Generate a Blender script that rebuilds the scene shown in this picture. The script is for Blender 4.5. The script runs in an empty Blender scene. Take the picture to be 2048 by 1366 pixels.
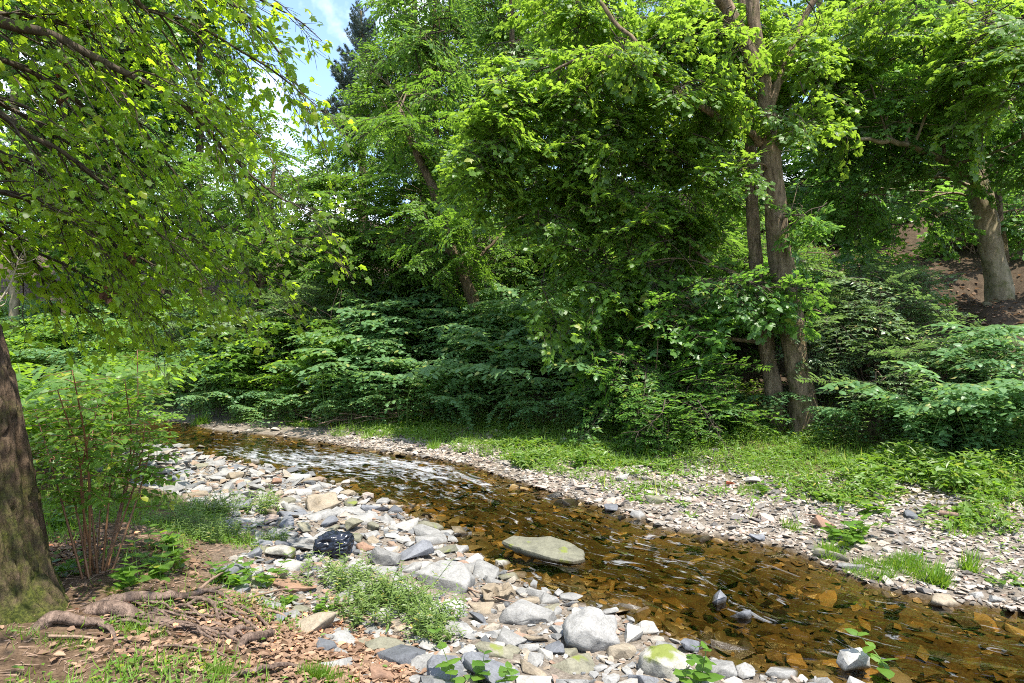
import bpy, bmesh, math, random
import numpy as np
from mathutils import Vector, Matrix, Euler

# ------------------------------------------------------------------ camera, world, sun, exposure
sc = bpy.context.scene
CAMZ, FPX = 2.1, 1300.0
cam_d = bpy.data.cameras.new("camera"); cam = bpy.data.objects.new("camera", cam_d)
sc.collection.objects.link(cam); sc.camera = cam
cam.location = (0, 0, CAMZ); cam.rotation_euler = (math.radians(90), 0, 0)
cam_d.sensor_width = 36; cam_d.lens = 36 * FPX / 2048; cam_d.clip_start = 0.05; cam_d.clip_end = 2000
SUN_AZ = math.atan2(0.30, -0.45); SUN_EL = math.radians(67)
sdir = Vector((math.sin(SUN_AZ) * math.cos(SUN_EL), math.cos(SUN_AZ) * math.cos(SUN_EL), math.sin(SUN_EL)))
world = bpy.data.worlds.new("World"); sc.world = world; world.use_nodes = True
wn = world.node_tree; wn.nodes.clear()
wo = wn.nodes.new("ShaderNodeOutputWorld"); wb = wn.nodes.new("ShaderNodeBackground")
sky = wn.nodes.new("ShaderNodeTexSky"); sky.sky_type = 'NISHITA'; sky.sun_disc = False
sky.sun_elevation = SUN_EL; sky.sun_rotation = SUN_AZ; sky.air_density = 1.0; sky.dust_density = 0.6
tc = wn.nodes.new("ShaderNodeTexCoord"); cn = wn.nodes.new("ShaderNodeTexNoise")
cn.inputs["Scale"].default_value = 3.2; cn.inputs["Detail"].default_value = 7; cn.inputs["Roughness"].default_value = 0.55
cr = wn.nodes.new("ShaderNodeValToRGB"); cr.color_ramp.elements[0].position = 0.50; cr.color_ramp.elements[1].position = 0.72
mx = wn.nodes.new("ShaderNodeMix"); mx.data_type = 'RGBA'; mx.inputs[7].default_value = (8.5, 8.8, 9.4, 1)
wn.links.new(tc.outputs["Generated"], cn.inputs["Vector"]); wn.links.new(cn.outputs["Fac"], cr.inputs["Fac"])
wn.links.new(cr.outputs["Color"], mx.inputs[0]); wn.links.new(sky.outputs["Color"], mx.inputs[6])
wn.links.new(mx.outputs[2], wb.inputs["Color"]); wb.inputs["Strength"].default_value = 0.15
wn.links.new(wb.outputs["Background"], wo.inputs["Surface"])
sl = bpy.data.lights.new("sun", 'SUN'); sl.energy = 4.2; sl.angle = math.radians(0.5); sl.color = (1.0, 0.95, 0.86)
so = bpy.data.objects.new("sun", sl); sc.collection.objects.link(so)
so.rotation_euler = (-sdir).to_track_quat('-Z', 'Y').to_euler(); so.location = (0, 0, 30)
sc.view_settings.view_transform = 'Standard'; sc.view_settings.look = 'None'
sc.view_settings.exposure = 1.5; sc.view_settings.gamma = 1.0; sc.view_settings.use_curve_mapping = False
sc.render.engine = 'CYCLES'
cy = sc.cycles
cy.use_denoising = False
cy.filter_width = 1.0
cy.max_bounces = 9; cy.diffuse_bounces = 5; cy.glossy_bounces = 2; cy.transmission_bounces = 5; cy.transparent_max_bounces = 8
cy.caustics_reflective = False; cy.caustics_refractive = False; cy.sample_clamp_indirect = 6

R = np.random.default_rng(11); random.seed(5)
COL = sc.collection

# ------------------------------------------------------------------ noise + placement helpers
def _hash(i, j, k):
    n = (i * 374761393 + j * 668265263 + k * 2147483647 + 1274126177) & 0xffffffff
    n = ((n ^ (n >> 13)) * 1274126177) & 0xffffffff
    return ((n ^ (n >> 16)) & 0xffff) / 65535.0
def vn3(x, y, z):
    x, y, z = np.broadcast_arrays(np.asarray(x, float), np.asarray(y, float), np.asarray(z, float))
    xi, yi, zi = np.floor(x).astype(np.int64), np.floor(y).astype(np.int64), np.floor(z).astype(np.int64)
    f = lambda t: t * t * (3 - 2 * t)
    u, v, w = f(x - xi), f(y - yi), f(z - zi); r = 0
    for a in (0, 1):
        for b in (0, 1):
            for c in (0, 1):
                r = r + _hash(xi + a, yi + b, zi + c) * (u if a else 1 - u) * (v if b else 1 - v) * (w if c else 1 - w)
    return r * 2 - 1
def fbm(x, y, z=0, o=4):
    s, a, r = 1.0, 1.0, 0
    for k in range(o):
        r = r + a * vn3(np.asarray(x) * s + k * 7.3, np.asarray(y) * s - k * 3.1, np.asarray(z) * s); s *= 2.03; a *= .5
    return r
def sstep(x, a, b):
    t = np.clip((x - a) / (b - a), 0, 1); return t * t * (3 - 2 * t)
def W(px, py, Y): return np.array(((px - 1024) / FPX * Y, Y, CAMZ - (py - 683) / FPX * Y))
def pix(p): return (1024 + p[0] / p[1] * FPX, 683 + (CAMZ - p[2]) / p[1] * FPX)
def G0(px, py, z=0.0):
    Y = (CAMZ - z) * FPX / (py - 683); return ((px - 1024) / FPX * Y, Y)

# ------------------------------------------------------------------ terrain definition
FAR = [(30, -1.5), (14, 2.2), (7.5, 4.0)] + [G0(*p) for p in ((2048,1228),(1850,1197),(1740,1172),(1640,1128),(1560,1095),(1450,1080),(1330,1060),(1270,1035),(1180,1010),(1100,985),(990,950),(930,928),(780,905),(690,893),(600,877),(500,868),(430,862),(372,846))] + [(-13, 19.5), (-26, 22), (-60, 24)]
NEAR = [(30, -6), (12, -1.0), (6, 1.4)] + [G0(*p) for p in ((1900,1440),(1640,1366),(1500,1345),(1400,1310),(1300,1255),(1200,1215),(1080,1180),(990,1145),(930,1105),(880,1062),(800,1022),(700,985),(630,962),(520,935),(430,918),(350,898))] + [(-11, 15), (-20, 18.5), (-60, 20)]
FARa, NEARa = np.array(FAR), np.array(NEAR)
POLY = np.vstack([FARa, NEARa[::-1]])
BASE = np.array([(60, 0.0), (20, 3.5), (11, 6.2)] + [G0(px, py, .35) for px, py in ((2048,928),(1800,903),(1500,873),(1200,853),(880,832),(600,826))] + [(-9.5, 18.6), (-14, 23.5), (-25, 27), (-70, 30)])
CEN = np.array([((a[0] + b[0]) / 2, (a[1] + b[1]) / 2) for a, b in zip(FARa[np.linspace(0, len(FARa) - 1, 20).astype(int)], NEARa[np.linspace(0, len(NEARa) - 1, 20).astype(int)])])
def dpoly(x, y, P, full=False):
    x = np.asarray(x, float); y = np.asarray(y, float)
    best = np.full(x.shape, 1e9); sg = np.ones(x.shape); al = np.zeros(x.shape); acc = 0.0
    for a, b in zip(P[:-1], P[1:]):
        d = b - a; L2 = d @ d; L = math.sqrt(L2)
        t = np.clip(((x - a[0]) * d[0] + (y - a[1]) * d[1]) / L2, 0, 1)
        ex = x - a[0] - t * d[0]; ey = y - a[1] - t * d[1]; dd = np.hypot(ex, ey)
        m = dd < best; best = np.where(m, dd, best)
        cr_ = d[0] * (y - a[1]) - d[1] * (x - a[0]); sg = np.where(m, np.sign(cr_), sg); al = np.where(m, acc + t * L, al); acc += L
    return (best, sg, al) if full else best
def inside(x, y):
    c = np.zeros(np.shape(x), bool); n = len(POLY)
    for i in range(n):
        x1, y1 = POLY[i]; x2, y2 = POLY[(i + 1) % n]
        if y1 == y2: continue
        k = ((y1 > y) != (y2 > y)) & (x < (x2 - x1) * (y - y1) / (y2 - y1) + x1); c ^= k
    return c
def ground(x, y):
    """height, stream distance (neg = inside), near side?, distance behind the bank foot"""
    x = np.asarray(x, float); y = np.asarray(y, float)
    dn, df = dpoly(x, y, NEARa), dpoly(x, y, FARa); ins = inside(x, y)
    near = dn < df; s = np.where(ins, -1, 1) * np.minimum(dn, df)
    db, sg, _ = dpoly(x, y, BASE, True); t = -db * sg
    n1 = fbm(x * .9, y * .9, 0, 3); n2 = fbm(x * 3.1, y * 3.1, 4, 3)
    hin = -0.03 - .17 * sstep(-s, 0, 1.0) + .035 * n2
    hn = .015 + .10 * sstep(s, 0, 1.6) + .34 * sstep(s, 1.5, 3.2) + .05 * n1 * sstep(s, .2, 1.5) + .018 * n2 * sstep(s, 0, .4) + .02 * np.maximum(s - 5, 0)
    hf = .015 + .10 * sstep(s, 0, 1.5) + .25 * sstep(s, 1.5, 4) + .04 * n1 * sstep(s, .2, 1.5) + .018 * n2 * sstep(s, 0, .4)
    tt = np.maximum(t, 0)
    hill = .45 * sstep(tt, .0, .7) + .40 * np.maximum(tt - .3, 0) - .26 * np.maximum(tt - 26, 0) + .25 * n1 * sstep(tt, 1, 5)
    z = np.where(ins, hin, np.where(near, hn, hf + hill))
    return z, s, near, t
def gz(x, y): return float(ground(np.array([x]), np.array([y]))[0][0])
def GP(px, py, lift=0.0):
    """point of the terrain seen at a photo pixel"""
    ys = np.concatenate([np.arange(2.2, 12, .03), np.arange(12, 45, .15)]); xs = (px - 1024) / FPX * ys
    zr = CAMZ - (py - 683) / FPX * ys; zg = ground(xs, ys)[0]; k = np.argmax(zg >= zr)
    return np.array((xs[k], ys[k], zg[k] + lift))

# ------------------------------------------------------------------ mesh builder
class Geo:
    def __init__(s): s.V = []; s.F = []; s.M = []; s.S = []; s.T = []; s.n = 0
    def add(s, V, F, mat=0, tint=0.5, smooth=False):
        V = np.asarray(V, np.float32).reshape(-1, 3); F = np.asarray(F, np.int32).reshape(-1, 3)
        s.V.append(V); s.F.append(F + s.n); s.M.append(np.full(len(F), mat, np.int32)); s.S.append(np.full(len(F), smooth, bool))
        s.T.append(np.broadcast_to(np.asarray(tint, np.float32), (len(V),)).copy()); s.n += len(V); return s
    def mesh(s, name, mats):
        me = bpy.data.meshes.new(name)
        if not s.V: return me
        V = np.concatenate(s.V); F = np.concatenate(s.F); n = len(F)
        me.vertices.add(len(V)); me.vertices.foreach_set("co", V.ravel())
        me.loops.add(n * 3); me.loops.foreach_set("vertex_index", F.ravel())
        me.polygons.add(n); me.polygons.foreach_set("loop_start", np.arange(0, n * 3, 3, dtype=np.int32))
        me.polygons.foreach_set("material_index", np.concatenate(s.M)); me.polygons.foreach_set("use_smooth", np.concatenate(s.S))
        a = me.attributes.new("tint", 'FLOAT', 'POINT'); a.data.foreach_set("value", np.concatenate(s.T))
        for m in mats: me.materials.append(m)
        me.update(calc_edges=True); return me
def unit(v): v = np.asarray(v, float); return v / np.maximum(np.linalg.norm(v, axis=-1, keepdims=True), 1e-9)
def frames(d, n):
    d = unit(d); x = unit(np.cross(d, n)); return np.stack([x, d, np.cross(x, d)], -1)
JR = np.random.default_rng(3)
def batch(g, T, pos, d, n, size, tint, mat=0, smooth=False, jit=False):
    V, F = T; pos = np.asarray(pos, float); N = len(pos)
    if N == 0: return
    Rm = frames(d, n); size = np.broadcast_to(np.asarray(size, float), (N,))
    J = np.stack([JR.uniform(.72, 1.08, N), JR.uniform(.85, 1.1, N), JR.uniform(-.4, 2.6, N)], -1) if jit else np.ones((N, 3))
    P = np.einsum('nij,nkj->nki', Rm, V[None] * J[:, None, :]) * size[:, None, None] + pos[:, None, :]
    FF = (F[None] + (np.arange(N) * len(V))[:, None, None]).reshape(-1, 3)
    g.add(P.reshape(-1, 3), FF, mat, np.repeat(np.broadcast_to(tint, (N,)), len(V)), smooth)
def tube(g, pts, rad, sides=6, mat=0, tint=.5, cap=True, wob=0.0, ell=None):
    pts = np.asarray(pts, float); n = len(pts); rad = np.broadcast_to(np.asarray(rad, float), (n,))
    tan = unit(np.gradient(pts, axis=0)); up = np.array((0.13, .07, 1.0)) if abs(tan[0][2]) < .9 else np.array((1.0, .1, 0))
    V = []; a = np.linspace(0, 2 * np.pi, sides, endpoint=False)
    for i in range(n):
        x = unit(np.cross(tan[i], up)); y = np.cross(x, tan[i]); up = -np.cross(x, tan[i]) * -1
        r = rad[i] * (1 + (wob * vn3(np.cos(a) * 2 + pts[i][0] * 3, np.sin(a) * 2 + pts[i][1] * 3, pts[i][2] * 3) if wob else 0))
        V.append(pts[i] + np.outer(np.cos(a) * r, x) + np.outer(np.sin(a) * r, y))
    V = np.concatenate(V); F = []
    for i in range(n - 1):
        b = i * sides; j = np.arange(sides); k = (j + 1) % sides
        F.append(np.stack([b + j, b + k, b + sides + k], -1)); F.append(np.stack([b + j, b + sides + k, b + sides + j], -1))
    if cap:
        V = np.vstack([V, pts[-1] + tan[-1] * rad[-1] * .4]); j = np.arange(sides); b = (n - 1) * sides
        F.append(np.stack([b + j, b + (j + 1) % sides, np.full(sides, n * sides)], -1))
    g.add(V, np.concatenate(F), mat, tint, True)
def curve(P, m=6):
    """Catmull-Rom through rows of P (any columns)"""
    P = np.asarray(P, float); Q = np.vstack([2 * P[0] - P[1], P, 2 * P[-1] - P[-2]]); out = []
    for i in range(1, len(Q) - 2):
        for t in np.linspace(0, 1, m, endpoint=False):
            a, b, c, d = Q[i - 1], Q[i], Q[i + 1], Q[i + 2]
            out.append(.5 * (2 * b + (c - a) * t + (2 * a - 5 * b + 4 * c - d) * t * t + (3 * b - a - 3 * c + d) * t ** 3))
    out.append(P[-1]); return np.array(out)

# leaf templates: y runs from stalk to tip, z is the upper side
def fan(half, cz, center=(0, .35)):
    L = [(-x, y) for x, y in half[1:-1]]; out = [half[0]] + half[1:-1] + [half[-1]] + L[::-1]
    V = [(center[0], center[1], 0)] + [(x, y, cz * (x * x * 2 + (y - .35) ** 2)) for x, y in out]; n = len(out)
    return np.array(V, float), np.array([(0, 1 + i, 1 + (i + 1) % n) for i in range(n)], np.int32)
MAPLE = fan([(0, .03), (.36, -.03), (.30, .20), (.58, .46), (.29, .50), (.24, .72), (0, 1)], -.22)
HEART = fan([(0, .03), (.25, -.02), (.40, .25), (.27, .66), (0, 1)], -.20)
OVAL = (np.array([(0, 0, 0), (.24, .32, .07), (.20, .66, .05), (0, 1, -.08), (-.20, .66, .05), (-.24, .32, .07)]), np.array([(0, 1, 2), (0, 2, 3), (0, 3, 4), (0, 4, 5)], np.int32))
NARROW = (OVAL[0] * np.array((.48, 1, .6)), OVAL[1])
DIAM = (np.array([(0, 0, 0), (.27, .45, .04), (0, 1, -.05), (-.27, .45, .04)]), np.array([(0, 1, 2), (0, 2, 3)], np.int32))
BLADE = (np.array([(-.03, 0, 0), (.03, 0, 0), (-.022, .5, .06), (.022, .5, .06), (0, 1, -.06)]), np.array([(0, 1, 3), (0, 3, 2), (2, 3, 4)], np.int32))

# ------------------------------------------------------------------ materials
def mat_new(name):
    m = bpy.data.materials.new(name); m.use_nodes = True; nt = m.node_tree; nt.nodes.clear()
    o = nt.nodes.new("ShaderNodeOutputMaterial"); return m, nt, o
def N(nt, t, **kw):
    n = nt.nodes.new(t)
    for k, v in kw.items():
        if k.startswith("i_"): n.inputs[int(k[2:]) if k[2:].isdigit() else k[2:].replace("_", " ")].default_value = v
        else: setattr(n, k, v)
    return n
def ramp(nt, fac, stops):
    r = nt.nodes.new("ShaderNodeValToRGB"); e = r.color_ramp.elements
    while len(e) < len(stops): e.new(.5)
    for q, (p, c) in zip(e, stops): q.position = p; q.color = (*c, 1)
    nt.links.new(fac, r.inputs["Fac"]); return r.outputs["Color"]
def leafmat(name, a, b, trans, gloss=.35, rough=.42, tf=.42):
    """a..b: upper-side colour range, trans: colour of light passing through the blade"""
    m, nt, o = mat_new(name); L = nt.links.new
    at = N(nt, "ShaderNodeAttribute", attribute_name="tint"); oi = N(nt, "ShaderNodeObjectInfo")
    ad = N(nt, "ShaderNodeMath", operation='MULTIPLY_ADD', i_1=.45); L(oi.outputs["Random"], ad.inputs[0])
    m2 = N(nt, "ShaderNodeMath", operation='MULTIPLY', i_1=.6); L(at.outputs["Fac"], m2.inputs[0]); L(m2.outputs[0], ad.inputs[2])
    c1 = ramp(nt, ad.outputs[0], [(0.05, a), (.95, b)])
    gt = N(nt, "ShaderNodeMath", operation='GREATER_THAN', i_1=.965); L(at.outputs["Fac"], gt.inputs[0]); ky = N(nt, "ShaderNodeMix", data_type='RGBA'); L(gt.outputs[0], ky.inputs[0]); L(c1, ky.inputs[6]); ky.inputs[7].default_value = (b[0] * 2.0, b[1] * 1.25, b[2], 1); c1 = ky.outputs[2]
    ta = tuple(x * .7 for x in trans); c2 = ramp(nt, ad.outputs[0], [(.05, ta), (.95, trans)])
    p = N(nt, "ShaderNodeBsdfPrincipled"); p.inputs["Roughness"].default_value = rough; p.inputs["Specular IOR Level"].default_value = gloss
    t = N(nt, "ShaderNodeBsdfTranslucent"); x = N(nt, "ShaderNodeMixShader"); x.inputs[0].default_value = tf
    L(c1, p.inputs["Base Color"]); L(c2, t.inputs["Color"]); L(p.outputs[0], x.inputs[1]); L(t.outputs[0], x.inputs[2]); L(x.outputs[0], o.inputs[0]); return m
def barkmat(name, a, b, moss=0.0, scale=14, bump=.6):
    m, nt, o = mat_new(name); L = nt.links.new
    c = N(nt, "ShaderNodeTexCoord"); mp = N(nt, "ShaderNodeMapping"); mp.inputs["Scale"].default_value = (1, 1, .24); L(c.outputs["Object"], mp.inputs[0])
    n = N(nt, "ShaderNodeTexNoise", i_Scale=scale, i_Detail=6, i_Roughness=.65); L(mp.outputs[0], n.inputs["Vector"])
    col = ramp(nt, n.outputs["Fac"], [(.3, a), (.68, b)])
    if moss:
        n2 = N(nt, "ShaderNodeTexNoise", i_Scale=4.5, i_Detail=8, i_Roughness=.7); L(c.outputs["Object"], n2.inputs["Vector"])
        at = N(nt, "ShaderNodeAttribute", attribute_name="tint"); mu = N(nt, "ShaderNodeMath", operation='ADD', i_1=-.5); L(at.outputs["Fac"], mu.inputs[0])
        ad = N(nt, "ShaderNodeMath", operation='ADD'); L(n2.outputs["Fac"], ad.inputs[0]); L(mu.outputs[0], ad.inputs[1])
        rr = ramp(nt, ad.outputs[0], [(.52 - .1 * moss, (0, 0, 0)), (.74 - .1 * moss, (.9, .9, .9))])
        n3 = N(nt, "ShaderNodeTexNoise", i_Scale=60, i_Detail=3); L(c.outputs["Object"], n3.inputs["Vector"]); mc = ramp(nt, n3.outputs["Fac"], [(.35, (.025, .035, .006)), (.7, (.10, .11, .018))])
        k = N(nt, "ShaderNodeMix", data_type='RGBA'); L(rr, k.inputs[0]); L(col, k.inputs[6]); L(mc, k.inputs[7]); col = k.outputs[2]
    p = N(nt, "ShaderNodeBsdfPrincipled"); p.inputs["Roughness"].default_value = .9; p.inputs["Specular IOR Level"].default_value = .15
    bu = N(nt, "ShaderNodeBump", i_Strength=bump, i_Distance=.05); L(n.outputs["Fac"], bu.inputs["Height"]); L(bu.outputs[0], p.inputs["Normal"])
    L(col, p.inputs["Base Color"]); L(p.outputs[0], o.inputs[0]); return m
def stonemat(name, stops, byattr=False, rough=.75, moss=0.0, wet=0.0, vary=.5):
    m, nt, o = mat_new(name); L = nt.links.new
    c = N(nt, "ShaderNodeTexCoord"); ge = N(nt, "ShaderNodeNewGeometry")
    src = ge.outputs["Position"]
    n = N(nt, "ShaderNodeTexNoise", i_Scale=9, i_Detail=7, i_Roughness=.68); L(src, n.inputs["Vector"])
    nf = N(nt, "ShaderNodeTexNoise", i_Scale=70, i_Detail=4, i_Roughness=.7); L(src, nf.inputs["Vector"])
    if byattr: f = N(nt, "ShaderNodeAttribute", attribute_name="tint").outputs["Fac"]
    else: f = N(nt, "ShaderNodeObjectInfo").outputs["Random"]
    col = ramp(nt, f, stops)
    v = ramp(nt, n.outputs["Fac"], [(.28, (1 - vary,) * 3), (.5, (.92, .91, .89)), (.75, (1.2, 1.19, 1.16))])
    k = N(nt, "ShaderNodeMix", data_type='RGBA', blend_type='MULTIPLY'); k.inputs[0].default_value = 1; L(col, k.inputs[6]); L(v, k.inputs[7]); col = k.outputs[2]
    v2 = ramp(nt, nf.outputs["Fac"], [(.3, (.72, .71, .69)), (.6, (1.05, 1.05, 1.05))])
    k = N(nt, "ShaderNodeMix", data_type='RGBA', blend_type='MULTIPLY'); k.inputs[0].default_value = 1; L(col, k.inputs[6]); L(v2, k.inputs[7]); col = k.outputs[2]
    if moss:
        n2 = N(nt, "ShaderNodeTexNoise", i_Scale=5, i_Detail=6); L(src, n2.inputs["Vector"]); rr = ramp(nt, n2.outputs["Fac"], [(.62 - .2 * moss, (0, 0, 0)), (.70 - .2 * moss, (1, 1, 1))])
        k = N(nt, "ShaderNodeMix", data_type='RGBA'); L(rr, k.inputs[0]); L(col, k.inputs[6]); k.inputs[7].default_value = (.13, .15, .03, 1); col = k.outputs[2]
    # damp waterline: stones are darker and shinier where the stream wets them
    sx = N(nt, "ShaderNodeSeparateXYZ"); L(ge.outputs["Position"], sx.inputs[0])
    wv = N(nt, "ShaderNodeMath", operation='MULTIPLY_ADD', i_1=.05); L(n.outputs["Fac"], wv.inputs[0]); L(sx.outputs["Z"], wv.inputs[2])
    wr = ramp(nt, wv.outputs[0], [(.035, (.42, .36, .28)), (.062, (1, 1, 1))])
    k = N(nt, "ShaderNodeMix", data_type='RGBA', blend_type='MULTIPLY'); k.inputs[0].default_value = 1; L(col, k.inputs[6]); L(wr, k.inputs[7]); col = k.outputs[2]
    p = N(nt, "ShaderNodeBsdfPrincipled"); p.inputs["Specular IOR Level"].default_value = .3
    rg = N(nt, "ShaderNodeMapRange"); rg.inputs[1].default_value = .035; rg.inputs[2].default_value = .065; rg.inputs[3].default_value = .25; rg.inputs[4].default_value = rough
    L(wv.outputs[0], rg.inputs[0]); L(rg.outputs[0], p.inputs["Roughness"])
    b1 = N(nt, "ShaderNodeBump", i_Strength=.5, i_Distance=.03); L(n.outputs["Fac"], b1.inputs["Height"])
    b2 = N(nt, "ShaderNodeBump", i_Strength=.35, i_Distance=.006); L(nf.outputs["Fac"], b2.inputs["Height"]); L(b1.outputs[0], b2.inputs["Normal"]); L(b2.outputs[0], p.inputs["Normal"])
    L(col, p.inputs["Base Color"]); L(p.outputs[0], o.inputs[0]); return m
def plainmat(name, c, rough=.7, spec=.3, noise=0.0, scale=20):
    m, nt, o = mat_new(name); L = nt.links.new; p = N(nt, "ShaderNodeBsdfPrincipled"); p.inputs["Roughness"].default_value = rough; p.inputs["Specular IOR Level"].default_value = spec
    g = N(nt, "ShaderNodeNewGeometry"); n = N(nt, "ShaderNodeTexNoise", i_Scale=scale, i_Detail=5); L(g.outputs["Position"], n.inputs["Vector"])
    L(ramp(nt, n.outputs["Fac"], [(.3, tuple(x * (1 - noise) for x in c)), (.7, tuple(min(1, x * (1 + noise)) for x in c))]), p.inputs["Base Color"]); L(p.outputs[0], o.inputs[0]); return m

ML = dict(
    maple=leafmat("maple_leaf", (.048, .108, .018), (.096, .172, .028), (.40, .62, .05), .35, .42, .47),
    overhang=leafmat("overhang_maple_leaf", (.046, .095, .012), (.090, .155, .018), (.52, .76, .03), .3, .42, .62),
    shade=leafmat("shaded_maple_leaf", (.044, .112, .024), (.090, .175, .034), (.30, .56, .06), .4, .40, .42),  # bluer, less translucent copy of the maple leaf; shade put into its colour
    ash=leafmat("compound_leaf", (.050, .115, .018), (.105, .19, .030), (.28, .50, .04), .35, .42, .42),
    broad=leafmat("broad_leaf", (.050, .112, .020), (.100, .185, .034), (.32, .56, .06), .35, .42, .43),
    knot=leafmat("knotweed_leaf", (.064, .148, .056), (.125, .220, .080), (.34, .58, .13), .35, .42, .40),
    knoty=leafmat("sun_tinted_knotweed_leaf", (.050, .115, .018), (.110, .200, .028), (.42, .68, .04), .4, .40, .45),  # yellower copy of the knotweed leaf; sunlight put into its colour
    honey=leafmat("honeysuckle_leaf", (.095, .155, .068), (.170, .235, .115), (.28, .46, .10), .5, .36, .34),
    weed=leafmat("weed_leaf", (.055, .125, .018), (.120, .210, .030), (.28, .48, .03), .35, .42, .42),
    willow=leafmat("smartweed_leaf", (.085, .140, .030), (.165, .230, .060), (.28, .44, .06), .4, .42, .38),
    grass=leafmat("grass_blade", (.070, .150, .014), (.150, .250, .030), (.30, .50, .03), .3, .45, .42),
    pine=leafmat("pine_needle", (.075, .115, .095), (.120, .165, .130), (.18, .27, .17), .3, .5, .1),
    dead=leafmat("dead_leaf", (.10, .055, .035), (.42, .28, .18), (.40, .22, .10), .2, .6, .25),
    brownhang=leafmat("brown_hanging_leaf", (.05, .022, .010), (.10, .045, .018), (.12, .05, .015), .2, .6, .25),
    moss=leafmat("moss_blade", (.090, .125, .012), (.150, .190, .020), (.25, .36, .02), .2, .7, .3))
BARK = barkmat("maple_bark", (.032, .023, .014), (.20, .148, .092), .25, 17, 1.0); TBARK = barkmat("sunlit_tan_bark", (.050, .036, .021), (.27, .20, .125), .2, 17, 1.0); BARKM = barkmat("mossy_bark", (.014, .009, .005), (.125, .084, .053), .75, 26, 1.0)  # TBARK: tan copy of BARK, lightened so the twin trunks look sunlit
BARKS = barkmat("smooth_tan_bark", (.13, .106, .066), (.28, .235, .15), .35, 9, .5); TWIG = barkmat("twig_bark", (.030, .024, .018), (.09, .07, .05), 0, 30, .3)
CANE = plainmat("brown_cane", (.15, .075, .035), .5, .3, .35, 25); PALE = plainmat("pale_dead_wood", (.42, .36, .28), .8, .2, .25, 30); STICK = plainmat("grey_brown_stick", (.20, .135, .095), .85, .2, .3, 40); STEMG = plainmat("green_stem", (.11, .17, .04), .5, .3, .2, 20)
ROOT = barkmat("root_bark", (.045, .030, .022), (.27, .19, .145), 0, 26, 1.0)
ST = {
    'pale grey': stonemat("pale_grey_stone", [(0, (0.194, 0.191, 0.182)), (1, (0.268, 0.262, 0.250))]),
    'blue-grey': stonemat("blue_grey_stone", [(0, (0.097, 0.103, 0.114)), (1, (0.171, 0.177, 0.194))]),
    'olive-grey': stonemat("olive_grey_stone", [(0, (0.137, 0.134, 0.097)), (1, (0.194, 0.182, 0.131))], moss=.12),
    'tan': stonemat("tan_stone", [(0, (0.206, 0.165, 0.114)), (1, (0.268, 0.228, 0.171))]),
    'rusty': stonemat("rusty_stone", [(0, (0.194, 0.108, 0.068)), (1, (0.257, 0.160, 0.108))]),
    'white': stonemat("white_stone", [(0, (0.296, 0.285, 0.262)), (1, (0.354, 0.342, 0.320))], vary=.35)}
MOSSY = stonemat("moss_spotted_stone", [(0, (0.262, 0.250, 0.217)), (1, (0.285, 0.274, 0.239))], moss=.55)
COB = stonemat("cobble_mix", [(0, (0.090, 0.094, 0.099)), (.2, (0.194, 0.194, 0.190)), (.4, (0.258, 0.251, 0.238)), (.6, (0.310, 0.297, 0.277)), (.75, (0.258, 0.213, 0.154)), (.9, (0.245, 0.161, 0.116)), (1, (0.374, 0.361, 0.334))], True)
GRAV = stonemat("far_gravel_mix", [(0, (.11, .10, .095)), (.22, (.22, .20, .175)), (.5, (.34, .305, .265)), (.75, (.39, .325, .265)), (.9, (.33, .235, .185)), (1, (.50, .48, .44))], True)
BEDM = stonemat("bed_stone_mix", [(0, (.02, .018, .012)), (.25, (.07, .055, .03)), (.5, (.19, .152, .095)), (.72, (.31, .24, .135)), (.9, (.48, .34, .16)), (1, (.52, .46, .36))], True, .5)

# ------------------------------------------------------------------ object helpers
def link(name, me, parent=None, loc=(0, 0, 0), rot=None, scale=None):
    o = bpy.data.objects.new(name, me); COL.objects.link(o); o.location = tuple(float(v) for v in loc)
    if rot is not None: o.rotation_euler = rot
    if scale is not None: o.scale = scale if np.ndim(scale) else (scale,) * 3
    o.parent = parent; return o
def tag(o, label, cat, group=None, kind=None):
    o["label"] = label; o["category"] = cat
    if group: o["group"] = group
    if kind: o["kind"] = kind
    return o
def thing(name, label, cat, loc, group=None):
    o = link(name, None, None, loc); o.empty_display_size = .1; return tag(o, label, cat, group)

# ------------------------------------------------------------------ ground sheet
def axis(lo, hi, step, far, g=1.13):
    a = list(np.arange(lo, hi, step)); d = step; b = []; x = hi
    while x < far: b.append(x); d *= g; x += d
    d = step; c = []; x = lo
    while x > -far: d *= g; x -= d; c.append(x)
    return np.array(c[::-1] + a + b)
xs = axis(-8, 8.5, .065, 260); ys = axis(2.2, 15, .065, 260)
GX, GY = np.meshgrid(xs, ys); gZ, gS, gN, gT = ground(GX.ravel(), GY.ravel()); gx, gy = GX.ravel(), GY.ravel()
V = np.stack([gx, gy, gZ], -1); nx, ny = len(xs), len(ys); q = (np.arange(ny - 1)[:, None] * nx + np.arange(nx - 1)[None]).ravel()
F = np.concatenate([np.stack([q, q + 1, q + nx + 1], -1), np.stack([q, q + nx + 1, q + nx], -1)])
g = Geo(); g.add(V, F, 0, .5, True)
m, nt, o = mat_new("ground_soil"); L = nt.links.new
at = N(nt, "ShaderNodeAttribute", attribute_name="soil"); ge = N(nt, "ShaderNodeNewGeometry")
n1 = N(nt, "ShaderNodeTexNoise", i_Scale=6, i_Detail=8, i_Roughness=.7); n2 = N(nt, "ShaderNodeTexNoise", i_Scale=45, i_Detail=5, i_Roughness=.7); L(ge.outputs["Position"], n1.inputs["Vector"]); L(ge.outputs["Position"], n2.inputs["Vector"])
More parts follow.
